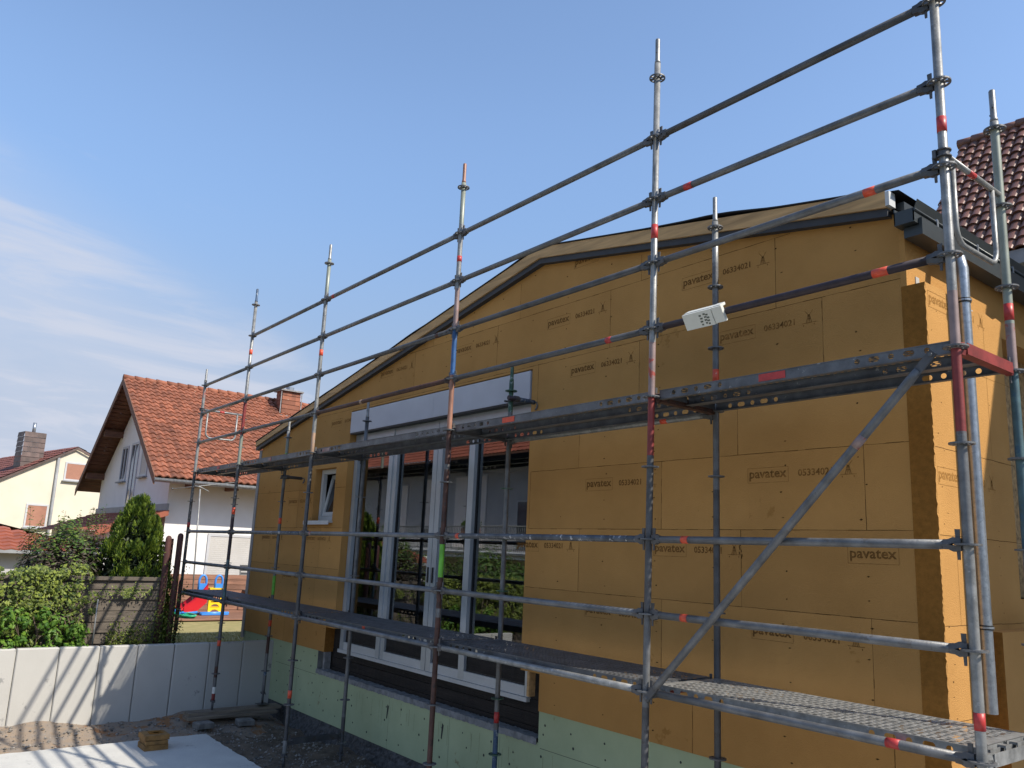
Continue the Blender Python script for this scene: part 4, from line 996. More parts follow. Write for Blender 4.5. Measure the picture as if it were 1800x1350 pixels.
# slab with slightly ragged edges
b = MB(); SZ = -3.62
ex = []; y = -6.6
while y < -0.36: ex.append((-9.45+random.uniform(-.012, .012), y)); y += random.uniform(.05, .12)
ex.append((-9.44, -0.345)); x = -9.36
while x < 3: ex.append((x, -0.345+random.uniform(-.012, .012))); x += random.uniform(.06, .16)
ex += [(3.0, -0.345), (3.0, -6.6)]
b.poly([(x, y, SZ) for x, y in ex][::-1], G['slab'])
for (a, c) in zip(ex, ex[1:]): b.quad((*c, SZ), (*a, SZ), (*a, SZ-.22), (*c, SZ-.22), G['slab'])
tag(b.build('concrete_slab'), kind='structure')
# retaining wall of concrete panels
jy = [-3.44, -2.94, -2.435, -1.93, -1.43, -0.937, -0.433, 0.075, 0.582, 1.078]
pn = ['outside the left edge', 'cut by the left edge of the photo', 'second from the left edge with the first rail shadow', 'crossed by two rail shadows below the thin metal stake', 'sunlit with the widest shadow fork', 'half in shade below the right end of the board fence', 'below the lawn opening, wholly in shade', 'right behind the blue tipped post', 'last one next to the green foam plinth']
for k in range(9):
    ya, yb = jy[k]+.004, jy[k+1]-.004; zt = -2.640+random.uniform(-.003, .003); xo = random.uniform(-.003, .003)
    c = .012
    mb = MB(); xf, xbk = -10.86+xo, -10.98
    prof = [(xf, -3.80), (xf, zt-c), (xf-c, zt), (xbk+c, zt), (xbk, zt-c), (xbk, -3.80)]
    o_ = len(mb.v)
    vs = [(px, ya+c, pz_) if 0 < i_ < 5 or True else 0 for i_, (px, pz_) in enumerate(prof)]
    A_ = [(px, ya, z_) for px, z_ in prof]; B_ = [(px, yb, z_) for px, z_ in prof]
    A2 = [(xf, ya+c, -3.8), (xf, ya+c, zt-c), (xf-c, ya+c, zt), (xbk+c, ya+c, zt), (xbk, ya+c, zt-c), (xbk, ya+c, -3.8)]
    B2 = [(q[0], yb-c, q[2]) for q in A2]
    A1 = [(xf-c, ya, -3.8), (xf-c, ya, zt-c), (xf-c, ya, zt-c), (xbk+c, ya, zt-c), (xbk+c, ya, zt-c), (xbk+c, ya, -3.8)]
    B1 = [(q[0], yb, q[2]) for q in A1]
    mb.add(A1+A2+B2+B1, [(t+s_*6, t+1+s_*6, t+7+s_*6, t+6+s_*6) for s_ in range(3) for t in range(5)] + [(5, 4, 3, 2, 1, 0), (18, 19, 20, 21, 22, 23)], G['concrete'])
    o = mb.build('concrete_wall_panel')
    tag(o, f"upright concrete retaining wall panel, {pn[k]}", 'concrete panel', 'concrete panels of the retaining wall')
# foot plank, pavers, offcuts
def wood_plank(z, x, y0, y1, w_, h_, label, skew=0.0):
    mb = MB(); mb.box((-w_/2, 0, 0), (w_/2, y1-y0, h_), G['plankwood']); o = mb.build('timber_plank'); o.location = (x, y0, z); o.rotation_euler = (0, 0, R(skew))
    return tag(o, label, 'plank', 'planks under the scaffold feet')
wood_plank(-3.535, -10.27, -0.36, 1.0, 0.22, 0.040, 'upper weathered plank under the feet of the blue tipped post', 2)
wood_plank(-3.577, -10.22, -0.38, 0.9, 0.24, 0.040, 'lower weathered plank lying on the pavers by the concrete wall', 0)
for (x, y, rz, lb) in ((-9.98, -0.20, 8, 'grey paver block under the front end of the planks'), (-9.93, 0.36, -6, 'rounded grey paver block below the middle of the planks')):
    mb = MB(); c = .012
    hx, hy, hz = .10, .11, .075
    P8 = [(sx_*(hx-c), sy_*(hy-c), 0) for sx_, sy_ in ((-1,-1),(1,-1),(1,1),(-1,1))]; Q8 = [(sx_*hx, sy_*hy, 0.0) for sx_, sy_ in ((-1,-1),(1,-1),(1,1),(-1,1))]
    vs = [(x_, y_, 0) for x_, y_, _ in Q8]+[(x_, y_, hz-c) for x_, y_, _ in Q8]+[(x_, y_, hz) for x_, y_, _ in P8]
    mb.add(vs, [(3,2,1,0)]+[(t, (t+1)%4, 4+(t+1)%4, 4+t) for t in range(4)]+[(4+t, 4+(t+1)%4, 8+(t+1)%4, 8+t) for t in range(4)]+[(8,9,10,11)], G['paver'])
    o = mb.build('paver_block'); o.location = (x, y, -3.655); o.rotation_euler = (0, 0, R(rz)); tag(o, lb, 'paver', 'paver blocks under the planks')
e = empty('board_offcut', (-8.95, -1.12, SZ), 'small stack of brown board offcuts on the pale slab', 'board offcut')
for k, (hz, dx_) in enumerate(((.062, 0), (.040, .010), (.056, -.006))):
    z_ = SZ+(0, .067, .112)[k]
    def fn(b):
        b.box((-9.14+dx_, -1.255+dx_, z_), (-8.84+dx_, -0.985-dx_, z_+hz), G['offcut'])
        if k == 2:
            for t in range(7): b.box((-9.10+random.uniform(0, .2), -1.22+random.uniform(0, .2), z_+hz), (-9.07+random.uniform(0, .2), -1.20+random.uniform(0, .2), z_+hz+.008), G['board_edge'])
    part('layer', e, fn)

# ================================================================ GARDEN BEHIND THE WALL
random.seed(21)
def lamella():
    e = empty('board_fence', (-11.35, -2.2, ZU), 'weathered grey horizontal board fence panel half covered in ivy', 'fence')
    X = -11.35; y0, y1, z1 = -4.6, -0.56, -1.76
    nb = 8; h = (z1+0.02-(ZU+0.04))/nb
    def boards(b):
        for k in range(nb):
            za = ZU+0.04+k*h
            yy = y0; seg = 8
            for s_ in range(seg):
                ya, yb = y0+(y1-y0)*s_/seg, y0+(y1-y0)*(s_+1)/seg
                o1 = 0.012*math.sin(s_*1.7+k); o2 = 0.012*math.sin((s_+1)*1.7+k)
                b.add([(X+.030+o1, ya, za), (X+.030+o2, yb, za), (X+.010+o2, yb, za+h*1.12), (X+.010+o1, ya, za+h*1.12), (X+.018+o1, ya, za), (X+.018+o2, yb, za), (X-.002+o2, yb, za+h*1.12), (X-.002+o1, ya, za+h*1.12)], [(0,1,2,3), (4,7,6,5), (3,2,6,7), (0,4,5,1)], G['oldwood'])
    part('boards', e, boards)
    part('frame', e, lambda b: (b.box((X-.005, y0, z1-.005), (X+.06, y1+.03, z1+.045), G['oldwood']), b.box((X+.002, y1-.025, ZU), (X+.055, y1+.028, z1-.006), G['oldwood']), b.box((X+.002, -2.6, ZU), (X+.055, -2.55, z1-.006), G['oldwood'])))
lamella()
def post(y, x, z1, label, r_=.045):
    mb = MB(); pts = [(x, y, ZU), (x+.004, y, ZU+.8), (x, y, z1-.05), (x, y, z1-.02), (x, y, z1)]
    mb.tube(pts, [r_, r_, r_, r_*.85, r_*.35], G['redpost'], 12); tag(mb.build('fence_post'), label, 'fence post', 'dark red brown round topped posts')
post(-0.585, -11.30, -1.09, 'left one of the two dark red brown round topped posts')
post(-0.415, -11.30, -1.045, 'right and taller one of the two dark red brown round topped posts')
post(-0.29, -11.45, -1.75, 'thin dark post wrapped in ivy beside the lawn opening', .025)
def lattice():
    e = empty('slat_fence', (-13.2, -1.2, ZU), 'dark red slatted fence behind the conifer', 'fence')
    X = -13.2
    part('slats', e, lambda b: [b.box((X, -1.42, -2.6+k*.085), (X+.02, 0.03, -2.6+k*.085+.055), G['redpost']) for k in range(17)])
    for y in (-1.38, -0.70, -0.0): part('post', e, lambda b: b.box((X-.07, y-.035, ZU), (X-.003, y+.035, -1.13), G['redpost']))
lattice()
mb = MB(); mb.tube([(-11.06, -1.50, -2.72), (-11.06, -1.505, -2.02)], .011, G['steel_light'], 8); tag(mb.build('metal_stake'), 'thin bright metal stake behind the concrete wall in front of the board fence', 'stake')

def leafpoly(b, c, n, s, m, elong=1.25, fold=0.25):
    n = Vector(n).normalized(); t = n.cross(Vector((random.uniform(-1,1), random.uniform(-1,1), random.uniform(-1,1)))).normalized(); u = n.cross(t)
    c = Vector(c); a = t*s*elong; w_ = u*s*0.6
    b.add([c-a, c-a*.1+w_-n*s*fold, c+a, c-a*.1-w_-n*s*fold], [(0,1,2), (0,2,3)], m)
def rv(): 
    while True:
        v = Vector((random.uniform(-1,1), random.uniform(-1,1), random.uniform(-1,1)))
        if 0.05 < v.length < 1: return v.normalized()
# ivy on the fence
def ivy():
    e = empty('ivy', (-11.3, -2.4, ZU), 'dense green ivy hanging over the board fence on the left', 'climbing plant')
    b = MB(); X = -11.28
    cl_ = []
    for k in range(190):
        y = -4.3+random.random()*2.85; z = -2.66+random.random()**.8*1.0
        if y > -1.62-0.30*max(0, z+2.15)+random.gauss(0, .07): continue
        cl_.append((Vector((X+random.uniform(.02, .13), y, z)), random.uniform(.05, .12)))
    for k in range(40): cl_.append((Vector((X+random.uniform(-.12, .08), -4.3+k*.068+random.uniform(-.03, .03), -1.68+.05*math.sin(k*.7)+random.uniform(-.05, .06))), random.uniform(.04, .10)))
    for c, r_ in cl_:
        for k in range(34):
            d = rv(); d.x = abs(d.x)*.9+.1; q = c+Vector((d.x*r_*.9, d.y*r_, d.z*r_))
            leafpoly(b, q, Vector((1, d.y*.8+random.uniform(-.4, .4), d.z*.6+random.uniform(-.1, .9))), random.choice((.014, .02, .026, .036))*random.uniform(.8, 1.15), G['leaf_ivy'], 1.0)
    for k in range(1500):
        y = -4.4+random.random()*2.9; z = -2.7+random.random()*1.02
        if y > -1.75: continue
        leafpoly(b, (X+.02, y, z), rv(), random.uniform(.016, .03), G['leaf_ivy'])
    for k in range(260):  # sprigs wandering over the boards
        y = random.uniform(-1.45, -0.75); z = random.choice((-1.86, -1.98, -1.93))+random.gauss(0, .03)+(y+1.1)*.05
        if random.random() < .5: y = random.gauss(-1.07, .05); z = random.gauss(-1.93, .035)
        leafpoly(b, (X+.05, y, z), Vector((1, random.uniform(-.5,.5), random.uniform(0, 1))), random.uniform(.010, .02), G['leaf_ivy'])
    for k in range(1500):  # ivy at the foot on the right and on the posts
        y = random.uniform(-1.3, -0.25); z = -2.68+abs(random.gauss(0, .16))
        if y > -.7: z = -2.68+abs(random.gauss(0, .42))
        leafpoly(b, (X+random.uniform(.0, .13), y, z), rv(), random.uniform(.010, .02), G['leaf_ivy'])
    one('leaves', None, b, e)
    b = MB()
    for k in range(26):
        y = random.uniform(-4.2, -1.5); p = [Vector((X+.03, y, ZU))]
        for q in range(6): p.append(p[-1]+Vector((random.uniform(-.01, .02), random.uniform(-.12, .12), .16)))
        b.tube(p, .006, G['bark'], 5)
    one('stems', None, b, e)
ivy()
def vine():
    e = empty('vine_shrub', (-11.1, -2.35, ZU), 'fresh bright green leafy bush just behind the concrete wall', 'shrub')
    b = MB()
    cl_ = [(Vector((-11.08+random.uniform(-.05, .10), random.uniform(-3.3, -1.62), random.uniform(-2.75, -2.18))), random.uniform(.06, .14)) for k in range(52)]
    cl_ = [c for c in cl_ if c[0].z < -2.2-0.25*max(0, (c[0].y+2.2))*1.2]
    for c, r_ in cl_:
        for k in range(40):
            d = rv(); leafpoly(b, c+d*r_*random.uniform(.5, 1), d+Vector((.3, 0, .5)), random.uniform(.024, .046), G['leaf_fresh'], 1.0)
    one('leaves', None, b, e)
    b = MB()
    for k in range(12):
        y = random.uniform(-3.2, -1.7); b.tube([(-11.12, y, ZU), (-11.1, y+.05, -2.5), (-11.06, y+random.uniform(-.1,.1), -2.25)], .007, G['bark'], 5)
    one('stems', None, b, e)
vine()
def thuja():
    base = Vector((-12.35, -0.80, ZU)); e = empty('thuja_conifer', base, 'pointed green thuja conifer behind the board fence', 'conifer')
    part('trunk', e, lambda b: b.tube([base, base+Vector((0, 0, 1)), base+Vector((0.01, 0, 2.3))], [.05, .035, .008], G['bark'], 8))
    b = MB(); H = 2.50
    prof = lambda t: 0.60*min(1, max(0.02, (1.0-t)/.60))**.60
    lumps = []
    for k in range(430):
        t = 1-random.random()**.85; t = min(.97, max(.02, t)); a = random.uniform(0, 2*math.pi)
        lumps.append((a, t, random.uniform(.065, .125)*(1.12-t*.6), random.uniform(.88, 1.10)))
    for (a_, t_) in ((1.2, .985), (-.9, .97), (2.9, .955), (.2, .965)): lumps.append((a_, t_, .05, .9))
    for (a, t, lr, k_) in lumps:
        rr = prof(t)*k_-lr*.5; c0 = Vector((base.x+rr*math.cos(a), base.y+rr*math.sin(a), base.z+t*H))
        out0 = Vector((math.cos(a), math.sin(a), 0))
        for q in range(78):
            d = rv(); d = (d+out0*.55+Vector((0, 0, .2))).normalized()
            c = c0+Vector((d.x*lr, d.y*lr, d.z*lr*1.7))*random.uniform(.75, 1.05)
            up = (Vector((0, 0, 1))+d*.75+rv()*.35).normalized(); s_ = random.uniform(.015, .028); sd = up.cross(rv()).normalized()
            b.add([c-sd*s_*.35, c+sd*s_*.35, c+up*s_*1.5+sd*s_*.25, c+up*s_*2.2, c+up*s_*1.5-sd*s_*.25], [(0,1,2,3,4)], G['leaf_thuja'])
    one('crown', None, b, e)
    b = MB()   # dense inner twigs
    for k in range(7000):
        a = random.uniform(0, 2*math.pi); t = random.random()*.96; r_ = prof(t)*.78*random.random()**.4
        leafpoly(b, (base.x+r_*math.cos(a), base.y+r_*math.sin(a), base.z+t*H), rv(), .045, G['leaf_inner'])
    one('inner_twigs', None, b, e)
thuja()
def shrub(base, W_, H, label, m1, m2, n, shoots):
    e = empty('deciduous_shrub', base, label, 'shrub'); base = Vector(base)
    tips = []
    b = MB()
    for k in range(26):
        a = random.uniform(0, 2*math.pi); rr = random.random()**.6
        top = base+Vector((math.cos(a)*W_*rr, math.sin(a)*W_*rr, H*random.uniform(.55, .95)*(1-.25*rr)))
        mid = base+(top-base)*.5+Vector((random.uniform(-.08,.08), random.uniform(-.08,.08), .08))
        b.tube([base+Vector((math.cos(a)*.05, math.sin(a)*.05, 0)), mid, top], [.012, .008, .003], G['bark'], 5); tips.append((mid, top))
    for k in range(shoots):
        y = base.y+random.uniform(-.8, .9)*W_; x = base.x+random.uniform(-.5, .5)*W_
        p0 = Vector((x, y, base.z+H*.75)); p1 = p0+Vector((random.uniform(-.05,.05), random.uniform(-.06,.10), H*random.uniform(.18, .36)))
        b.tube([p0, p1], [.005, .002], G['bark'], 4); tips.append((p0, p1)); tips.append((p0, p1))
    one('branches', None, b, e)
    b = MB()
    for k in range(n):
        d = rv(); rr = random.uniform(.55, 1)**.6
        lump = 1+.16*math.sin(d.x*7+d.z*5)+.12*math.sin(d.y*9+1)
        c = base+Vector((d.x*W_*rr*lump, d.y*W_*rr*lump, H*.48+d.z*H*.46*rr*lump))
        fz = (c.z-base.z)/H
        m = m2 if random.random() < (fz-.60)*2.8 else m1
        leafpoly(b, c, d+Vector((0, 0, .8))+rv()*.5, random.uniform(.018, .036), m)
    for (p0, p1) in tips:
        for k in range(26):
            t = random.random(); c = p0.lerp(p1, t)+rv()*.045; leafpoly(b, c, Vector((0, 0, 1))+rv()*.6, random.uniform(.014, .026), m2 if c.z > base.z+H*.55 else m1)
    one('leaves', None, b, e)
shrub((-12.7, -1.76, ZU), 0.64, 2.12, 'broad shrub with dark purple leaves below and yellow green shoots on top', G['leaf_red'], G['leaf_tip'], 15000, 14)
shrub((-12.4, -2.95, ZU), 0.34, 1.30, 'low reddish bush at the left edge of the photo', G['leaf_red'], G['leaf_red'], 1600, 2)
b = MB(); random.seed(5)
for k in range(420):
    a = random.uniform(0, 2*math.pi); r_ = random.uniform(.02, .10); c = Vector((-12.0+r_*math.cos(a), -2.78+r_*math.sin(a), -2.3)); d = Vector((math.cos(a)*.45, math.sin(a)*.45, 1)).normalized(); s = d.cross(rv()).normalized()*.004
    l_ = random.uniform(.35, .68); tip = c+d*l_+Vector((math.cos(a)*.06, math.sin(a)*.06, -.04)); b.add([c-s, c+s, c+d*l_*.6+s*.8, tip, c+d*l_*.6-s*.8], [(0,1,2,3,4)], G['pampas'])
tag(b.build('grass_tuft'), 'pale green tuft of ornamental grass at the left edge', 'ornamental grass')

# lawn blades
b = MB(); random.seed(8)
for k in range(16000):
    x = random.uniform(-15.5, -11.02); y = random.uniform(-0.4, 3.4)
    h = random.uniform(.015, .05); d = Vector((random.uniform(-.5,.5), random.uniform(-.5,.5), 1)).normalized(); s = d.cross(rv()).normalized()*.005; c = Vector((x, y, ZU))
    b.add([c-s, c+s, c+d*h], [(0,1,2)], G['grassblade'])
tag(b.build('lawn_grass'), 'short dry yellow green lawn grass beyond the concrete wall', 'grass', kind='stuff')
# terrace
def boards_x(b, xa, xb, ya, yb, z, w_, m, t=.02):
    x = xa
    while x < xb-1e-3: b.box((x+.003, ya, z-t), (min(xb, x+w_)-.003, yb, z), m); x += w_
b = MB(); boards_x(b, -21.0, -17.9, -0.8, 8.0, ZU+.05, .15, G['deckwood']); tag(b.build('wooden_terrace'), 'red brown wooden terrace floor in front of the white house', 'terrace')
b = MB()
for k in range(7): b.box((-20.56, -0.6, ZU+.06+k*.132), (-20.52, 8.0, ZU+.06+k*.132+.122), G['deckwood'])
b.box((-20.59, -0.6, ZU+.05), (-20.565, 8.0, ZU+.97), G['redpost']); tag(b.build('terrace_board_wall'), 'low red brown board wall at the back of the terrace', 'low wall')

ZLAWN = ZU; ZU = -2.72; GS = 1.177       # toys and furniture are modelled on a level patch, then set down on the lower lawn
_before = set(bpy.data.objects)
# slide toy
e = empty('toy_slide', (-15.9, 1.7, ZU+.02), 'small plastic garden slide, red chute, yellow ladder, blue handles and feet', 'toy slide')
XT = -15.95
def lad(b):
    y0, y1, z0, z1 = 1.66, 1.94, -2.63, -2.12; m = G['yellowplastic']
    # front panel with three arched openings
    b.box((XT, y0, z0), (XT+.05, y0+.045, z1), m); b.box((XT, y1-.045, z0), (XT+.05, y1, z1), m)
    zc = z0
    for k, hgt in enumerate((.11, .17, .17)):
        ya, yb = y0+.045, y1-.045; n = 8; rr = (yb-ya)/2; cy = (ya+yb)/2; zs = zc
        for t in range(n):
            a0, a1 = math.pi*t/n, math.pi*(t+1)/n
            p0, p1 = (cy-rr*math.cos(a0), zs+.07*math.sin(a0)), (cy-rr*math.cos(a1), zs+.07*math.sin(a1))
            for xx, rev in ((XT+.05, 0), (XT, 1)):
                q = [(xx, p0[0], p0[1]), (xx, p1[0], p1[1]), (xx, p1[0], zs+hgt), (xx, p0[0], zs+hgt)]; b.poly(q[::-1] if rev else q, m)
            b.quad((XT, p0[0], p0[1]), (XT, p1[0], p1[1]), (XT+.05, p1[0], p1[1]), (XT+.05, p0[0], p0[1]), m)
        b.box((XT-.09, ya, zs+.105), (XT+.05, yb, zs+.125), m)
        zc += hgt
    b.box((XT-.35, y0+.02, z1-.03), (XT+.04, y1-.02, z1), m)
part('ladder', e, lad)
def handles(b):
    for y0 in (1.44, 1.78):
        pts = [(XT-.02, y0, -2.15)]+[(XT-.02, y0+.075-.075*math.cos(math.pi*t/8), -1.98+.12*math.sin(math.pi*t/8)) for t in range(9)]+[(XT-.02, y0+.15, -2.15)]
        b.tube(pts, .024, G['blueplastic'], 8); b.box((XT-.05, y0, -2.16), (XT+.01, y0+.15, -2.03), G['blueplastic'])
hd = part('handles', e, handles)
def chute(b):
    n = 12; vs = []
    for i in range(n+1):
        t = i/n; y = 1.62-0.52*t; z = -2.14-0.50*(t**1.0)+0.10*math.sin(math.pi*t)*(-1)*(.7)
        xc = XT-.12
        for (dx_, dz) in ((-.17, .13), (-.15, 0), (.15, 0), (.17, .13), (.15, -.02), (-.15, -.02)): vs.append((xc+dx_, y, z+dz))
    fs = [(6*i+a, 6*i+(a+1)%6, 6*(i+1)+(a+1)%6, 6*(i+1)+a) for i in range(n) for a in range(6)]
    b.add(vs, fs, G['redplastic'], True)
    b.poly([(XT+.055, 1.62, -2.1), (XT+.055, 1.36, -2.38), (XT+.055, 1.13, -2.56), (XT+.055, 1.2, -2.62), (XT+.055, 1.45, -2.58), (XT+.055, 1.62, -2.42)], G['redplastic'])
part('chute', e, chute)
part('feet', e, lambda b: (b.tube([(XT+.06, 1.50, -2.64), (XT+.06, 2.1, -2.64)], .035, G['blueplastic'], 10), b.box((XT-.3, 1.52, -2.67), (XT+.12, 2.08, -2.635), G['blueplastic']), b.tube([(XT-.30, 1.06, -2.60), (XT+.08, 1.06, -2.60)], .055, G['blueplastic'], 12), b.tube([(XT+.03, 1.08, -2.62), (XT+.03, 1.45, -2.62)], .03, G['blueplastic'], 8)))
mb = MB()
pts = [(-15.6+.22*math.cos(t*.5)*(1+.02*t), 1.12+.16*math.sin(t*.5), ZU+.03+.0012*t) for t in range(60)]
mb.tube(pts, .016, G['greenplastic'], 6); tag(mb.build('garden_hose'), 'coil of green garden hose on the lawn left of the slide', 'garden hose')
# clothes post
e = empty('clothes_post', (-16.0, 1.35, ZU), 'thin grey clothes line post with small arms before the white house', 'clothes post')
part('pole', e, lambda b: b.tube([(-16.0, 1.36, ZU+.03), (-16.0, 1.245, -.06)], .016, G['steel_light'], 8))
part('arm', e, lambda b: (b.tube([(-16.0, 1.12, .0), (-16.0, 1.25, -.02), (-16.0, 1.43, -.10)], .014, G['steel_light'], 8)))
mb = MB(); mb.tube([(-16.0, 0.70, -.10), (-16.0, 1.96, .143)], .008, G['steel_light'], 6); mb.tube([(-16.0, .69, -.10), (-16.0, .66, -.105)], .02, G['steel_dark'], 8); tag(mb.build('clothes_line_rod'), 'thin rod running under the eave of the white house', 'rod')
# chair and table
def chair(x, y, label):
    e = empty('garden_chair', (x, y, ZU+.05), label, 'chair'); m = G['furniture']; z = ZU+.05
    for (dx_, dy) in ((-.22, -.22), (.22, -.22)): part('leg', e, lambda b: b.tube([(x+dx_, y+dy, z), (x+dx_*.9, y+dy*.9, z+.42)], .015, m, 6))
    for (dx_, dy) in ((-.22, .22), (.22, .22)): part('leg', e, lambda b: b.tube([(x+dx_, y+dy, z), (x+dx_*.9, y+dy*.9, z+.42)], .015, m, 6))
    part('seat', e, lambda b: b.box((x-.23, y-.22, z+.42), (x+.23, y+.24, z+.45), m))
    def bk(b):
        for dy in (-.20, .20): b.tube([(x-.22, y+dy, z+.45), (x-.32, y+dy, z+1.0)], .015, m, 6)
        for k in range(6): b.box((x-.25-.016*k, y-.20, z+.52+k*.085), (x-.235-.016*k, y+.20, z+.575+k*.085), m)
    part('backrest', e, bk)
chair(-17.2, 3.05, 'dark slatted garden chair standing on the terrace before the white shutter')
e = empty('garden_table', (-17.4, 3.9, ZU+.05), 'dark garden table on the terrace behind the corner of the clad building', 'table')
part('top', e, lambda b: b.box((-17.8, 3.35, ZU+.70), (-16.9, 4.5, ZU+.73), G['furniture']))
for (dx_, dy) in ((-.35, -.45), (.35, -.45), (-.35, .45), (.35, .45)): part('leg', e, lambda b: b.tube([(-17.4+dx_, 3.9+dy, ZU+.05), (-17.4+dx_*.6, 3.9+dy*.8, ZU+.70)], .02, G['furniture'], 6))

for o in [q for q in bpy.data.objects if q not in _before and q.parent is None]:
    o.scale = (GS, GS, GS); o.location = Vector(o.location)*GS + Vector((-0.308, 0.749, 0.202))
ZU = ZLAWN

# ================================================================ HOUSES
def tiles(b, O, U, V, nu, nv, pu, pv, m, amp=.03, seg=5, lift=.035, kind='wave', mask=None):
    """O origin at eave; U along eave (unit), V up slope (unit)"""
    O, U, V = Vector(O), Vector(U).normalized(), Vector(V).normalized(); Nn = U.cross(V)
    if Nn.z < 0: Nn = -Nn
    for j in range(nv):
        for i in range(nu):
            if mask and not mask(i, j): continue
            jit = random.uniform(-.004, .004)
            lo_, hi_ = [], []
            for s_ in range(seg+1):
                t = s_/seg
                h = amp*(0.5-0.5*math.cos(2*math.pi*min(1, t*1.0))) if kind == 'wave' else amp*math.sin(math.pi*t)**.6*(1 if t < .75 else 1)
                u = (i+t)*pu
                lo_.append(O+U*u+V*((j)*pv-0.02)+Nn*(h+lift+jit)); hi_.append(O+U*u+V*((j+1)*pv)+Nn*(h*.9+.004+jit))
            under = [q-Nn*(lift*.9) for q in lo_]
            n_ = seg+1
            fs = [(s_, s_+1, n_+s_+1, n_+s_) for s_ in range(seg)]+[(2*n_+s_, 2*n_+s_+1, s_+1, s_) for s_ in range(seg)]
            b.add(lo_+hi_+under, fs, m, False)
def window_in(parent, O, U, w_, h_, nrm_, shutter=None, frame=None, sill=True, bars=0, depth=.06, name='window', sillmat=None):
    """window flush on a wall: O lower left corner (world), U horizontal unit, nrm_ outward unit"""
    O, U, Nn = Vector(O), Vector(U), Vector(nrm_); Z = Vector((0, 0, 1)); frame = frame or G['window_white']
    def bx(b, u0, u1, z0, z1, d0, d1, m):
        vs = [O+U*u+Z*z+Nn*d for u, z, d in ((u0,z0,d1),(u1,z0,d1),(u1,z1,d1),(u0,z1,d1),(u0,z0,d0),(u1,z0,d0),(u1,z1,d0),(u0,z1,d0))]
        b.add(vs, [(0,1,2,3),(0,4,5,1),(3,2,6,7),(0,3,7,4),(1,5,6,2)], m)
    def fr(b):
        t = .07
        bx(b, 0, t, 0, h_, 0, .03, frame); bx(b, w_-t, w_, 0, h_, 0, .03, frame); bx(b, t, w_-t, 0, t, 0, .03, frame); bx(b, t, w_-t, h_-t, h_, 0, .03, frame)
        for k in range(bars): bx(b, w_*(k+1)/(bars+1)-.03, w_*(k+1)/(bars+1)+.03, t, h_-t, 0, .028, frame)
    wn = part(name, parent, fr)
    mb = MB()
    if shutter:
        z = .07; k = 0
        while z < h_-.07-1e-3:
            zn = min(z+.055, h_-.07); 
            vs = [O+U*u+Z*zz+Nn*d for u, zz, d in ((.07, z, .018), (w_-.07, z, .018), (w_-.07, zn-.008, .024), (.07, zn-.008, .024), (w_-.07, zn, .012), (.07, zn, .012))]
            mb.add(vs, [(0,1,2,3), (3,2,4,5)], shutter); z = zn
        one('roller_shutter', None, mb, wn)
    else:
        bx(mb, .07, w_-.07, .07, h_-.07, 0, .012, G['windowglass']); one('pane', None, mb, wn)
    if sill:
        mb = MB(); bx(mb, -.06, w_+.06, -.05, -.01, 0, .12, sillmat or G['sillgrey']); one('sill', None, mb, wn)
    return wn
def box_wall(b, x0, x1, y0, y1, z0, z1, m):
    b.quad((x0,y0,z0),(x1,y0,z0),(x1,y0,z1),(x0,y0,z1), m); b.quad((x1,y0,z0),(x1,y1,z0),(x1,y1,z1),(x1,y0,z1), m)
    b.quad((x1,y1,z0),(x0,y1,z0),(x0,y1,z1),(x1,y1,z1), m); b.quad((x0,y1,z0),(x0,y0,z0),(x0,y0,z1),(x0,y1,z1), m)
# --- white house with orange roof
random.seed(31)
H1 = empty('white_gabled_house', (-25.6, 6.5, ZU), 'white house with steep orange red tiled roof and brown timber eaves', 'house')
XR, ZR, XE, ZE, YV, YB = -25.6, 3.80, -20.5, 0.44, 1.46, 12.0
sl = (ZR-ZE)/(XE-XR)
def h1walls(b):
    m = G['render_white']; x0, x1, y0, y1 = -29.9, -21.43, 2.09, 11.5
    zc = lambda x: ZR-0.17-abs(x-XR)*sl
    b.poly([(x0, y0, ZU), (x1, y0, ZU), (x1, y0, zc(x1)), (XR, y0, zc(XR)), (x0, y0, zc(x0))], m)
    b.poly([(x1, y1, ZU), (x0, y1, ZU), (x0, y1, zc(x0)), (XR, y1, zc(XR)), (x1, y1, zc(x1))], m)
    b.quad((x1, y0, ZU), (x1, y1, ZU), (x1, y1, zc(x1)), (x1, y0, zc(x1)), m); b.quad((x0, y1, ZU), (x0, y0, ZU), (x0, y0, zc(x0)), (x0, y1, zc(x0)), m)
part('walls', H1, h1walls)
Vs = Vector((XR-XE, 0, ZR-ZE)); Ls = Vs.length
def h1roof(b):
    tiles(b, (XE, YV, ZE), (0, 1, 0), Vs, 54, 23, (YB-YV)/54, Ls/23, G['tile'], .05, 6, .04)
    V2 = Vector((XR-(2*XR-XE), 0, ZR-ZE))
    tiles(b, (2*XR-XE, YV, ZE), (0, 1, 0), V2, 30, 12, (YB-YV)/30, Ls/12, G['tile'], .035, 3, .03)
rf = part('roof', H1, h1roof)
def ridge(b):
    y = YV-.03
    while y < YB:
        b.tube([(XR, y, ZR+.035), (XR, y+.36, ZR+.02)], [.10, .085], G['tile'], 10); y += .33
mb = MB(); ridge(mb); one('ridge_tiles', None, mb, rf)
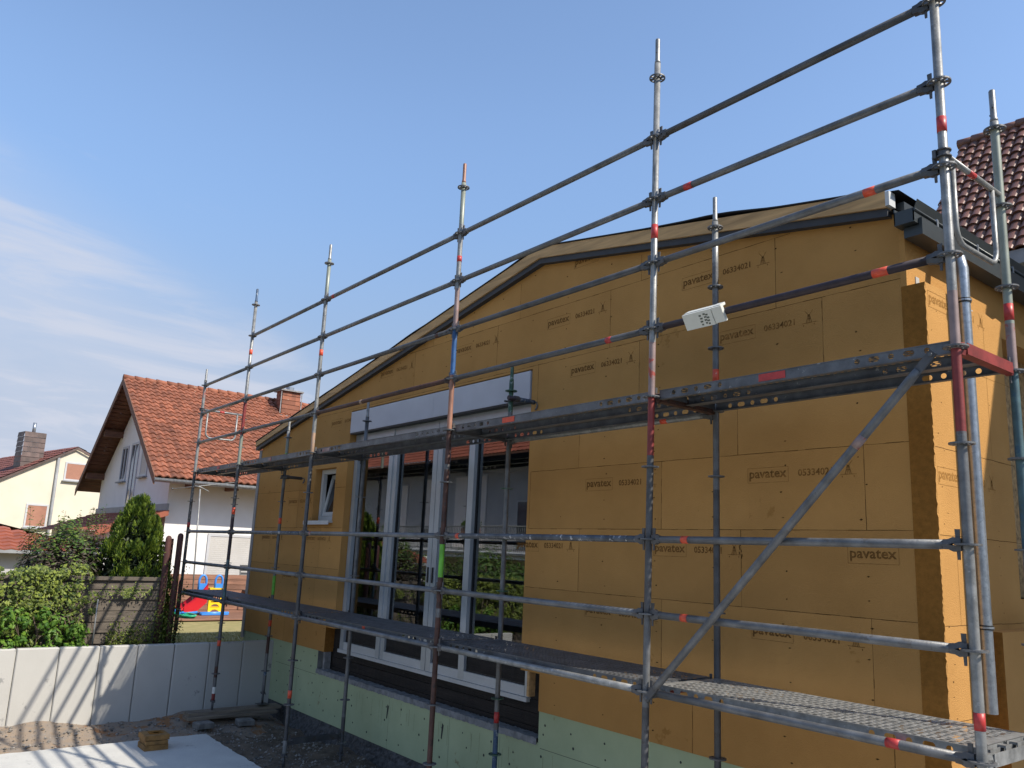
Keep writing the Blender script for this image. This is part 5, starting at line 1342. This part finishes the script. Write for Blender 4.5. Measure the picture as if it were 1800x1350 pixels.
def soff(b):   # boarded underside and verge boards
    for s_ in (1, -1):
        x1_, z1_ = XR+s_*(XE-XR), ZE
        n = 30
        for k in range(n):
            t0, t1 = k/n, (k+1)/n-.004
            xa, za = XR+(x1_-XR)*t0, ZR+(ZE-ZR)*t0; xb, zb = XR+(x1_-XR)*t1, ZR+(ZE-ZR)*t1
            q = [(xa, YV, za-.05), (xb, YV, zb-.05), (xb, YB, zb-.05), (xa, YB, za-.05)]
            b.poly(q if s_ > 0 else q[::-1], G['brownwood'])
        for (dz0, dz1, yy, th) in ((-.20, .03, YV-.03, .03),):
            vs = [(XR, yy, ZR+dz0), (x1_, yy, z1_+dz0), (x1_, yy, z1_+dz1), (XR, yy, ZR+dz1), (XR, yy+th, ZR+dz0), (x1_, yy+th, z1_+dz0), (x1_, yy+th, z1_+dz1), (XR, yy+th, ZR+dz1)]
            b.add(vs, [(0,1,2,3) if s_ > 0 else (3,2,1,0), (4,7,6,5) if s_ > 0 else (5,6,7,4), (0,4,5,1), (2,3,7,6) , (1,5,6,2)], G['brownwood'])
        # purlin ends
    for xx in (XR, -29.6, -27.6, -23.6, -21.6):
        zz = ZR-abs(xx-XR)*sl-.26; b.box((xx-.08, YV+.05, zz-.10), (xx+.08, 2.3, zz+.10), G['brownwood'])
mb = MB(); soff(mb); one('eaves_boards', None, mb, rf)
def h1gut(b):
    b.tube([(XE+.02, YV-.02, ZE-.075), (XE+.02, YB, ZE-.075)], .055, G['steel_light'], 12)
part('gutter', H1, h1gut)
for k in range(6):
    part('rafter_end', H1, lambda b: b.box((-21.43, 2.3+k*1.2, 0.50), (XE+.05, 2.42+k*1.2, 0.60-.0), G['brownwood']) if False else b.box((-21.43, 2.5+k*1.1, .26), (-20.62, 2.62+k*1.1, .42), G['brownwood']))
window_in(H1, (-27.25, 2.09, 0.64), (1, 0, 0), .80, 1.14, (0, -1, 0), bars=1)
window_in(H1, (-26.05, 2.09, -0.20), (1, 0, 0), .92, 2.02, (0, -1, 0), bars=1, sill=False)
window_in(H1, (-24.72, 2.09, 0.68), (1, 0, 0), .80, 1.05, (0, -1, 0), shutter=G['shutter_white'])
window_in(H1, (-21.43, 3.28, -2.2), (0, 1, 0), 2.6, 1.26, (1, 0, 0), shutter=G['shutter_white'], sill=False)
def ch(b):
    x0, x1, y0, y1, z0, z1 = -25.25, -24.75, 6.35, 7.0, 3.0, 4.08; m = G['tile']
    rows = 7
    for k in range(rows):
        za, zb = z0+(z1-z0)*k/rows, z0+(z1-z0)*(k+1)/rows
        for i in range(4):
            ya, yb = y0+(y1-y0)*i/4, y0+(y1-y0)*(i+1)/4
            b.quad((x1+.02, ya, za), (x1+.02, yb, za), (x1+.005, yb, zb), (x1+.005, ya, zb), m)
            xa, xb = x0+(x1-x0)*i/4, x0+(x1-x0)*(i+1)/4
            b.quad((xa, y0-.02, za), (xb, y0-.02, za), (xb, y0-.005, zb), (xa, y0-.005, zb), m)
    box_wall(b, x0, x1, y0, y1, z0, z1, m)
mb = MB(); ch(mb); chim = one('chimney', None, mb, rf)
mb = MB(); mb.box((-25.35, 6.27, 4.08), (-24.66, 7.08, 4.13), G['plaster']); mb.ring((-25.0, 6.7, 4.2), .10, .14, .14, G['zinc'], 16); one('chimney_cap', None, mb, rf)
mb = MB(); mb.box((-24.80, 6.28, 3.12), (-24.66, 7.06, 3.22), G['plaster']); mb.box((-24.72, 6.28, 3.22), (-24.70, 6.31, 4.07), G['plaster']); mb.box((-24.72, 7.02, 3.22), (-24.70, 7.05, 4.07), G['plaster']); one('chimney_flashing', None, mb, rf)
# pent roof annex on the gable
AN = empty('gable_annex', (-25.5, 1.3, ZU), 'low annex with red tiled pent roof against the white gable', 'annex')
part('walls', AN, lambda b: box_wall(b, -29.5, -21.5, 0.7, 2.085, ZU, -1.0, G['render_white']))
rf2 = part('roof', AN, lambda b: tiles(b, (-29.9, 0.35, -1.02), (1, 0, 0), (0, 1.70, .62), 34, 6, 8.75/34, .302, G['tile_red'], .03, 4, .03))
mb = MB(); mb.box((-29.9, 2.03, -.42), (-21.2, 2.085, -.20), G['sillgrey']); one('flashing', None, mb, AN)
mb = MB(); mb.add([(-21.13, .35, -1.00), (-21.13, 2.08, -.37), (-21.13, 2.08, -.52), (-21.13, .35, -1.14)], [(0,1,2,3)], G['tile_red']); one('verge_tiles', None, mb, AN)
# hip roofed garage
GA = empty('red_roofed_garage', (-20.0, -2.6, ZU), 'low garage with bright red hipped tile roof behind the shrub', 'garage')
part('walls', GA, lambda b: box_wall(b, -23.6, -18.9, -6.5, 0.0, ZU, -1.55, G['render_grey']))
def hip(b):
    O = Vector((-18.6, -6.9, -1.52)); nv = 9; pv = .30; Vv = Vector((-2.6, 0, .62)).normalized(); wid = 7.3
    def mk(i, j): 
        u0, u1 = i*.28, (i+1)*.28; v = (j+.6)*pv; return u0 > v*.2 and u1 < wid-v*.95
    tiles(b, O, (0, 1, 0), Vv, 26, nv, .28, pv, G['tile_red'], .03, 4, .03, 'wave', mk)
    b.poly([(-18.6, .4, -1.52), (-21.25, -2.1, -.86), (-23.9, .4, -1.52)], G['tile_red'])
    b.poly([(-23.9, .4, -1.52), (-21.25, -2.1, -.86), (-21.25, -6.3, -.86), (-23.9, -6.9, -1.52)], G['tile_red'])
part('roof', GA, hip)
part('fascia', GA, lambda b: (b.box((-18.63, -6.9, -1.58), (-18.58, .4, -1.50), G['sillgrey']), b.box((-23.9, .4, -1.62), (-18.6, .44, -1.50), G['sillgrey'])))

# --- cream house with dark roof
H2 = empty('cream_house', (-40.0, 2.4, ZU), 'cream coloured house with dark red roof and slate clad chimney at the left', 'house')
PK = Vector((-37.441, 2.457, 2.564)); g_ = Vector((-.165, .986, 0)).normalized(); n_ = Vector((.986, .165, 0)).normalized(); Z_ = Vector((0, 0, 1))
def W2(a, z, d=0): return PK+g_*a+n_*d+Z_*(z-PK.z)
def h2w(b):
    m = G['render_cream']; k = .584
    b.poly([W2(-4.6, ZU), W2(4.2, ZU), W2(4.2, 2.564-4.2*.45), W2(0, 2.564), W2(-4.6, 2.564-4.6*k)], m)
    b.quad(W2(-4.6, ZU, -10), W2(-4.6, ZU), W2(-4.6, -.1), W2(-4.6, -.1, -10), m); b.quad(W2(4.2, ZU), W2(4.2, ZU, -10), W2(4.2, .7, -10), W2(4.2, .7), m)
    b.poly([W2(-4.6, ZU, -10), W2(-4.6, -.1, -10), W2(0, 2.56, -10), W2(4.2, .7, -10), W2(4.2, ZU, -10)], m)
part('walls', H2, h2w)
def h2r(b):
    k = .584; Vd = (g_*1+Z_*k).normalized(); L2 = math.hypot(5.0, 5.0*k)
    O = W2(-5.0, 2.62-5.0*k, .12)
    tiles(b, O, -n_, Vd, 36, 18, 10.3/36, L2/18, G['tile_dark'], .03, 3, .03)
    Vd2 = (-g_*1+Z_*.45).normalized(); L3 = math.hypot(4.6, 4.6*.45)
    tiles(b, W2(4.6, 2.62-4.6*.45, .12), -n_, Vd2, 30, 14, 10.3/30, L3/14, G['tile_dark'], .03, 3, .03)
    b.quad(W2(-5.0, 2.60-5.0*k, .12), W2(0, 2.60, .12), W2(0, 2.50, .12), W2(-5.0, 2.50-5.0*k, .12), G['slate'])
    b.quad(W2(0, 2.60, .12), W2(4.6, 2.60-4.6*.45, .12), W2(4.6, 2.50-4.6*.45, .12), W2(0, 2.50, .12), G['slate'])
rf3 = part('roof', H2, h2r)
def ch2(b):
    m = G['slate']; a0, a1, d0, d1 = -1.86, -1.02, -1.7, -.85; z0, z1 = 1.2, 3.12; rows = 9
    for k in range(rows):
        za, zb = z0+(z1-z0)*k/rows, z0+(z1-z0)*(k+1)/rows
        for i in range(5):
            aa, ab = a0+(a1-a0)*i/5, a0+(a1-a0)*(i+1)/5; b.quad(W2(aa, za, d1+.02), W2(ab, za, d1+.02), W2(ab, zb, d1), W2(aa, zb, d1), m)
            da, db = d0+(d1-d0)*i/5, d0+(d1-d0)*(i+1)/5; b.quad(W2(a0-.02, za, da), W2(a0-.02, za, db), W2(a0, zb, db), W2(a0, zb, da), m)
    b.quad(W2(a0, z1, d0), W2(a0, z1, d1), W2(a1, z1, d1), W2(a1, z1, d0), m); b.quad(W2(a1, z0, d1), W2(a1, z0, d0), W2(a1, z1, d0), W2(a1, z1, d1), m)
mb = MB(); ch2(mb); one('chimney', None, mb, rf3)
mb = MB(); mb.tube([W2(-1.40, 3.1, -1.3), W2(-1.40, 3.58, -1.3)], .07, G['zinc'], 12); one('flue_pipe', None, mb, rf3)
window_in(H2, W2(-.38, 1.14), g_, .97, .80, n_, shutter=G['shutter_brown'])
window_in(H2, W2(-1.64, -.92), g_, .86, .98, n_, shutter=G['shutter_brown'])
mb = MB(); mb.tube([W2(-.69, 2.06, .06), W2(-.67, ZU, .06)], .06, G['sillgrey'], 10); one('downpipe', None, mb, H2)

# --- brown roofed main house at the right
H3 = empty('brown_roofed_house', (-1.0, 15.6, ZU), 'tall house with brown curved roof tiles at the right edge', 'house')
ye, ze, yr, zr = 12.68, 5.19, 15.6, 9.28
V3 = Vector((0, yr-ye, zr-ze)); L3_ = V3.length
rf4 = part('roof', H3, lambda b: tiles(b, (-6.0, ye, ze), (1, 0, 0), V3, 46, 16, .222, L3_/16, G['tile_brown'], .065, 6, .045, 'round'))
def h3b(b):
    m = G['render_cream']
    b.quad((-6.0, ye+.35, ZU), (4.2, ye+.35, ZU), (4.2, ye+.35, ze+.1), (-6.0, ye+.35, ze+.1), m)
    b.poly([(-5.8, ye+.35, ZU), (-5.8, ye+.35, ze+.2), (-5.8, yr, zr-.3), (-5.8, 18.2, ze+.2), (-5.8, 18.2, ZU)], m)
    b.poly([(4.2, ye+.35, ZU), (4.2, 18.2, ZU), (4.2, 18.2, ze+.2), (4.2, yr, zr-.3), (4.2, ye+.35, ze+.2)], m)
    b.quad((-5.8, 18.2, ZU), (-5.8, 18.2, ze+.2), (4.2, 18.2, ze+.2), (4.2, 18.2, ZU), m)
part('walls', H3, h3b)
mb = MB(); mb.quad((-6.0, yr, zr+.03), (4.2, yr, zr+.03), (4.2, 18.5, ze), (-6.0, 18.5, ze), G['tile_brown']); mb.quad((-6, ye, ze-.02), (4.2, ye, ze-.02), (4.2, yr, zr-.05), (-6, yr, zr-.05), G['brownwood']); one('rear_slope', None, mb, rf4)
mb = MB(); mb.box((-6.0, ye-.02, ze-.30), (4.2, ye+.05, ze-.01), G['sillgrey']); mb.box((-6.0, ye+.05, ze-.30), (4.2, ye+.40, ze-.26), G['sillgrey']); one('eaves_board', None, mb, rf4)
mb = MB(); x = -6.05
while x < 4.2: mb.tube([(x, yr, zr+.06), (x+.36, yr, zr+.05)], [.13, .11], G['tile_brown'], 10); x += .33
one('ridge_tiles', None, mb, rf4)

# unseen wing added beside the extension to throw slanting shade on the side wall
W4 = empty('added_shade_wing', (2.6, 5.5, ZU), 'unseen cream wing with flat roof, added to shade the extension side wall', 'building')
def wg(b):
    box_wall(b, 1.3, 3.92, 3.42, 7.8, ZU, 3.36, G['render_cream']); 
part('walls', W4, wg)
part('roof', W4, lambda b: b.box((1.25, 3.38, 3.36), (3.97, 7.85, 3.45), G['anthracite']))
window_in(W4, (2.0, 3.42, -1.6), (1, 0, 0), 1.2, 1.4, (0, -1, 0), bars=1)

# --- house behind the camera (seen mirrored in the panes)
random.seed(41)
H5 = empty('balcony_house', (-30.0, -17.0, -3.6), 'white house with red tiled roof and balcony, mirrored in the window panes', 'house')
def h5w(b):
    m = G['render_grey']; box_wall(b, -41, -20.5, -24, -15.2, -3.6, 3.0, m)
part('walls', H5, h5w)
V5 = Vector((0, -5.2, 3.6)); 
rf5 = part('roof', H5, lambda b: tiles(b, (-18.0, -13.9, 3.05), (-1, 0, 0), V5, 88, 18, .28, V5.length/18, G['tile_red'], .04, 4, .03))
mb = MB(); mb.quad((-18, -13.9, 3.0), (-42.6, -13.9, 3.0), (-42.6, -15.25, 3.0), (-18, -15.25, 3.0), G['brownwood']); mb.box((-42.6, -13.92, 2.88), (-18, -13.85, 3.04), G['brownwood']); mb.quad((-18, -19.1, 6.6), (-42.6, -19.1, 6.6), (-42.6, -24.5, 2.9), (-18, -24.5, 2.9), G['tile_red']); one('eaves', None, mb, rf5)
bal = part('balcony', H5, lambda b: (b.box((-41, -15.19, -1.36), (-19.5, -13.6, -1.06), G['render_white']), b.box((-41, -13.6, -1.20), (-19.5, -13.5, -1.12), G['zinc'])))
def rl(b):
    b.tube([(-41, -13.65, -.05), (-19.5, -13.65, -.05)], .03, G['steel_light'], 6); b.tube([(-41, -13.65, -.98), (-19.5, -13.65, -.98)], .015, G['steel_dark'], 6)
    x = -40.9
    while x < -19.6: b.box((x-.008, -13.66, -1.06), (x+.008, -13.64, -.05), G['steel_light']); x += .125
mb = MB(); rl(mb); one('railing', None, mb, bal)
for (xa, w_, z0, h_) in ((-36.2, 1.5, -1.0, 3.2), (-33.2, 1.1, -.1, 2.5), (-30.4, 1.1, -1.0, 3.4), (-28.9, 1.1, -1.0, 3.4)):
    window_in(H5, (xa+w_, -15.19, z0), (-1, 0, 0), w_, h_, (0, 1, 0), shutter=G['slat_light'], sill=False)
window_in(H5, (-32.0, -15.19, -1.05), (-1, 0, 0), 1.3, 1.1, (0, 1, 0)); window_in(H5, (-24.0, -15.19, -1.05), (-1, 0, 0), 1.6, 2.2, (0, 1, 0), bars=1)
for (xa, w_) in ((-33.5, 2.0), (-29, 1.8), (-25.5, 2.2)): window_in(H5, (xa+w_, -15.19, -3.2), (-1, 0, 0), w_, 1.3, (0, 1, 0), bars=1)
mb = MB()
for k, xx in enumerate((-27.6,)): mb.box((xx, -13.95, -.35), (xx+1.1, -13.7, -.12), G['tile_red']); 
one('flower_box', None, mb, bal)
mb = MB(); 
for k in range(900): leafpoly(mb, (random.uniform(-27.6, -26.5), -13.83+random.gauss(0, .08), -.08+abs(random.gauss(0, .12))), rv(), .05, G['hedge_far'])
one('balcony_flowers', None, mb, bal)
e = empty('closed_parasol', (-27.0, -11.6, -3.6), 'closed cream parasol standing in the garden, mirrored in the panes', 'parasol')
def pr(b):
    n = 16; vs = []
    for (z, r_) in ((-1.35, .10), (-1.75, .36), (-1.78, .42), (-2.15, .40), (-2.2, .33), (-2.75, .30)):
        for t in range(n): a = 2*math.pi*t/n; rr = r_*(1+.12*(t % 2)); vs.append((-27.0+rr*math.cos(a), -11.6+rr*math.sin(a), z))
    b.add(vs, [(k*n+t, k*n+(t+1)%n, (k+1)*n+(t+1)%n, (k+1)*n+t) for k in range(5) for t in range(n)]+[tuple(range(n))], G['cloth'], True)
part('canopy', e, pr); part('pole', e, lambda b: b.tube([(-27, -11.6, -3.6), (-27, -11.6, -1.3)], .03, G['steel_light'], 8))
def hedge(x, y, r_, h, n, label, big=.07):
    base = Vector((x, y, ZU)); e = empty('garden_bush', base, label, 'bush', 'garden bushes mirrored in the panes')
    part('stem', e, lambda b: b.tube([base, base+Vector((0, 0, h*.7))], [.05, .02], G['bark'], 6))
    b = MB(); 
    for k in range(n):
        d = rv(); rr = random.uniform(.6, 1)*(1+.2*math.sin(d.x*8+d.z*6)+.15*math.sin(d.y*11))
        leafpoly(b, base+Vector((d.x*r_*rr, d.y*r_*rr, h*.5+d.z*h*.5*rr)), d+Vector((0, 0, .6)), random.uniform(.6, 1.1)*big, G['hedge_far'])
    one('leaves', None, b, e)
for k, (x, y, r_, h) in enumerate(((-33.5, -11.5, .8, 4.6), (-30.6, -10.6, .9, 1.7), (-27.6, -10.3, 1.0, 1.6), (-24.6, -10.4, 1.1, 1.8), (-22.0, -11.0, 1.3, 2.2), (-19.6, -10.5, 1.2, 1.6), (-16.8, -9.8, 1.1, 1.5), (-13.8, -9.6, 1.1, 1.4))):
    hedge(x, y, r_, h, 1700, ['tall narrow dark bush by the left end of the balcony house', 'low bush left of the parasol', 'low bush before the parasol', 'round bush right of the parasol', 'large loose bush before the right end of the balcony', 'low bush at the garden corner', 'low bush behind the slab', 'lowest bush nearest the slab'][k])
mb = MB()
for k in range(7): mb.box((-34, -9.3, -2.95+k*.13), (-10.93, -9.27, -2.95+k*.13+.10), G['redpost'])
tag(mb.build('garden_fence'), 'dark slatted garden fence behind the camera side of the slab', 'fence')
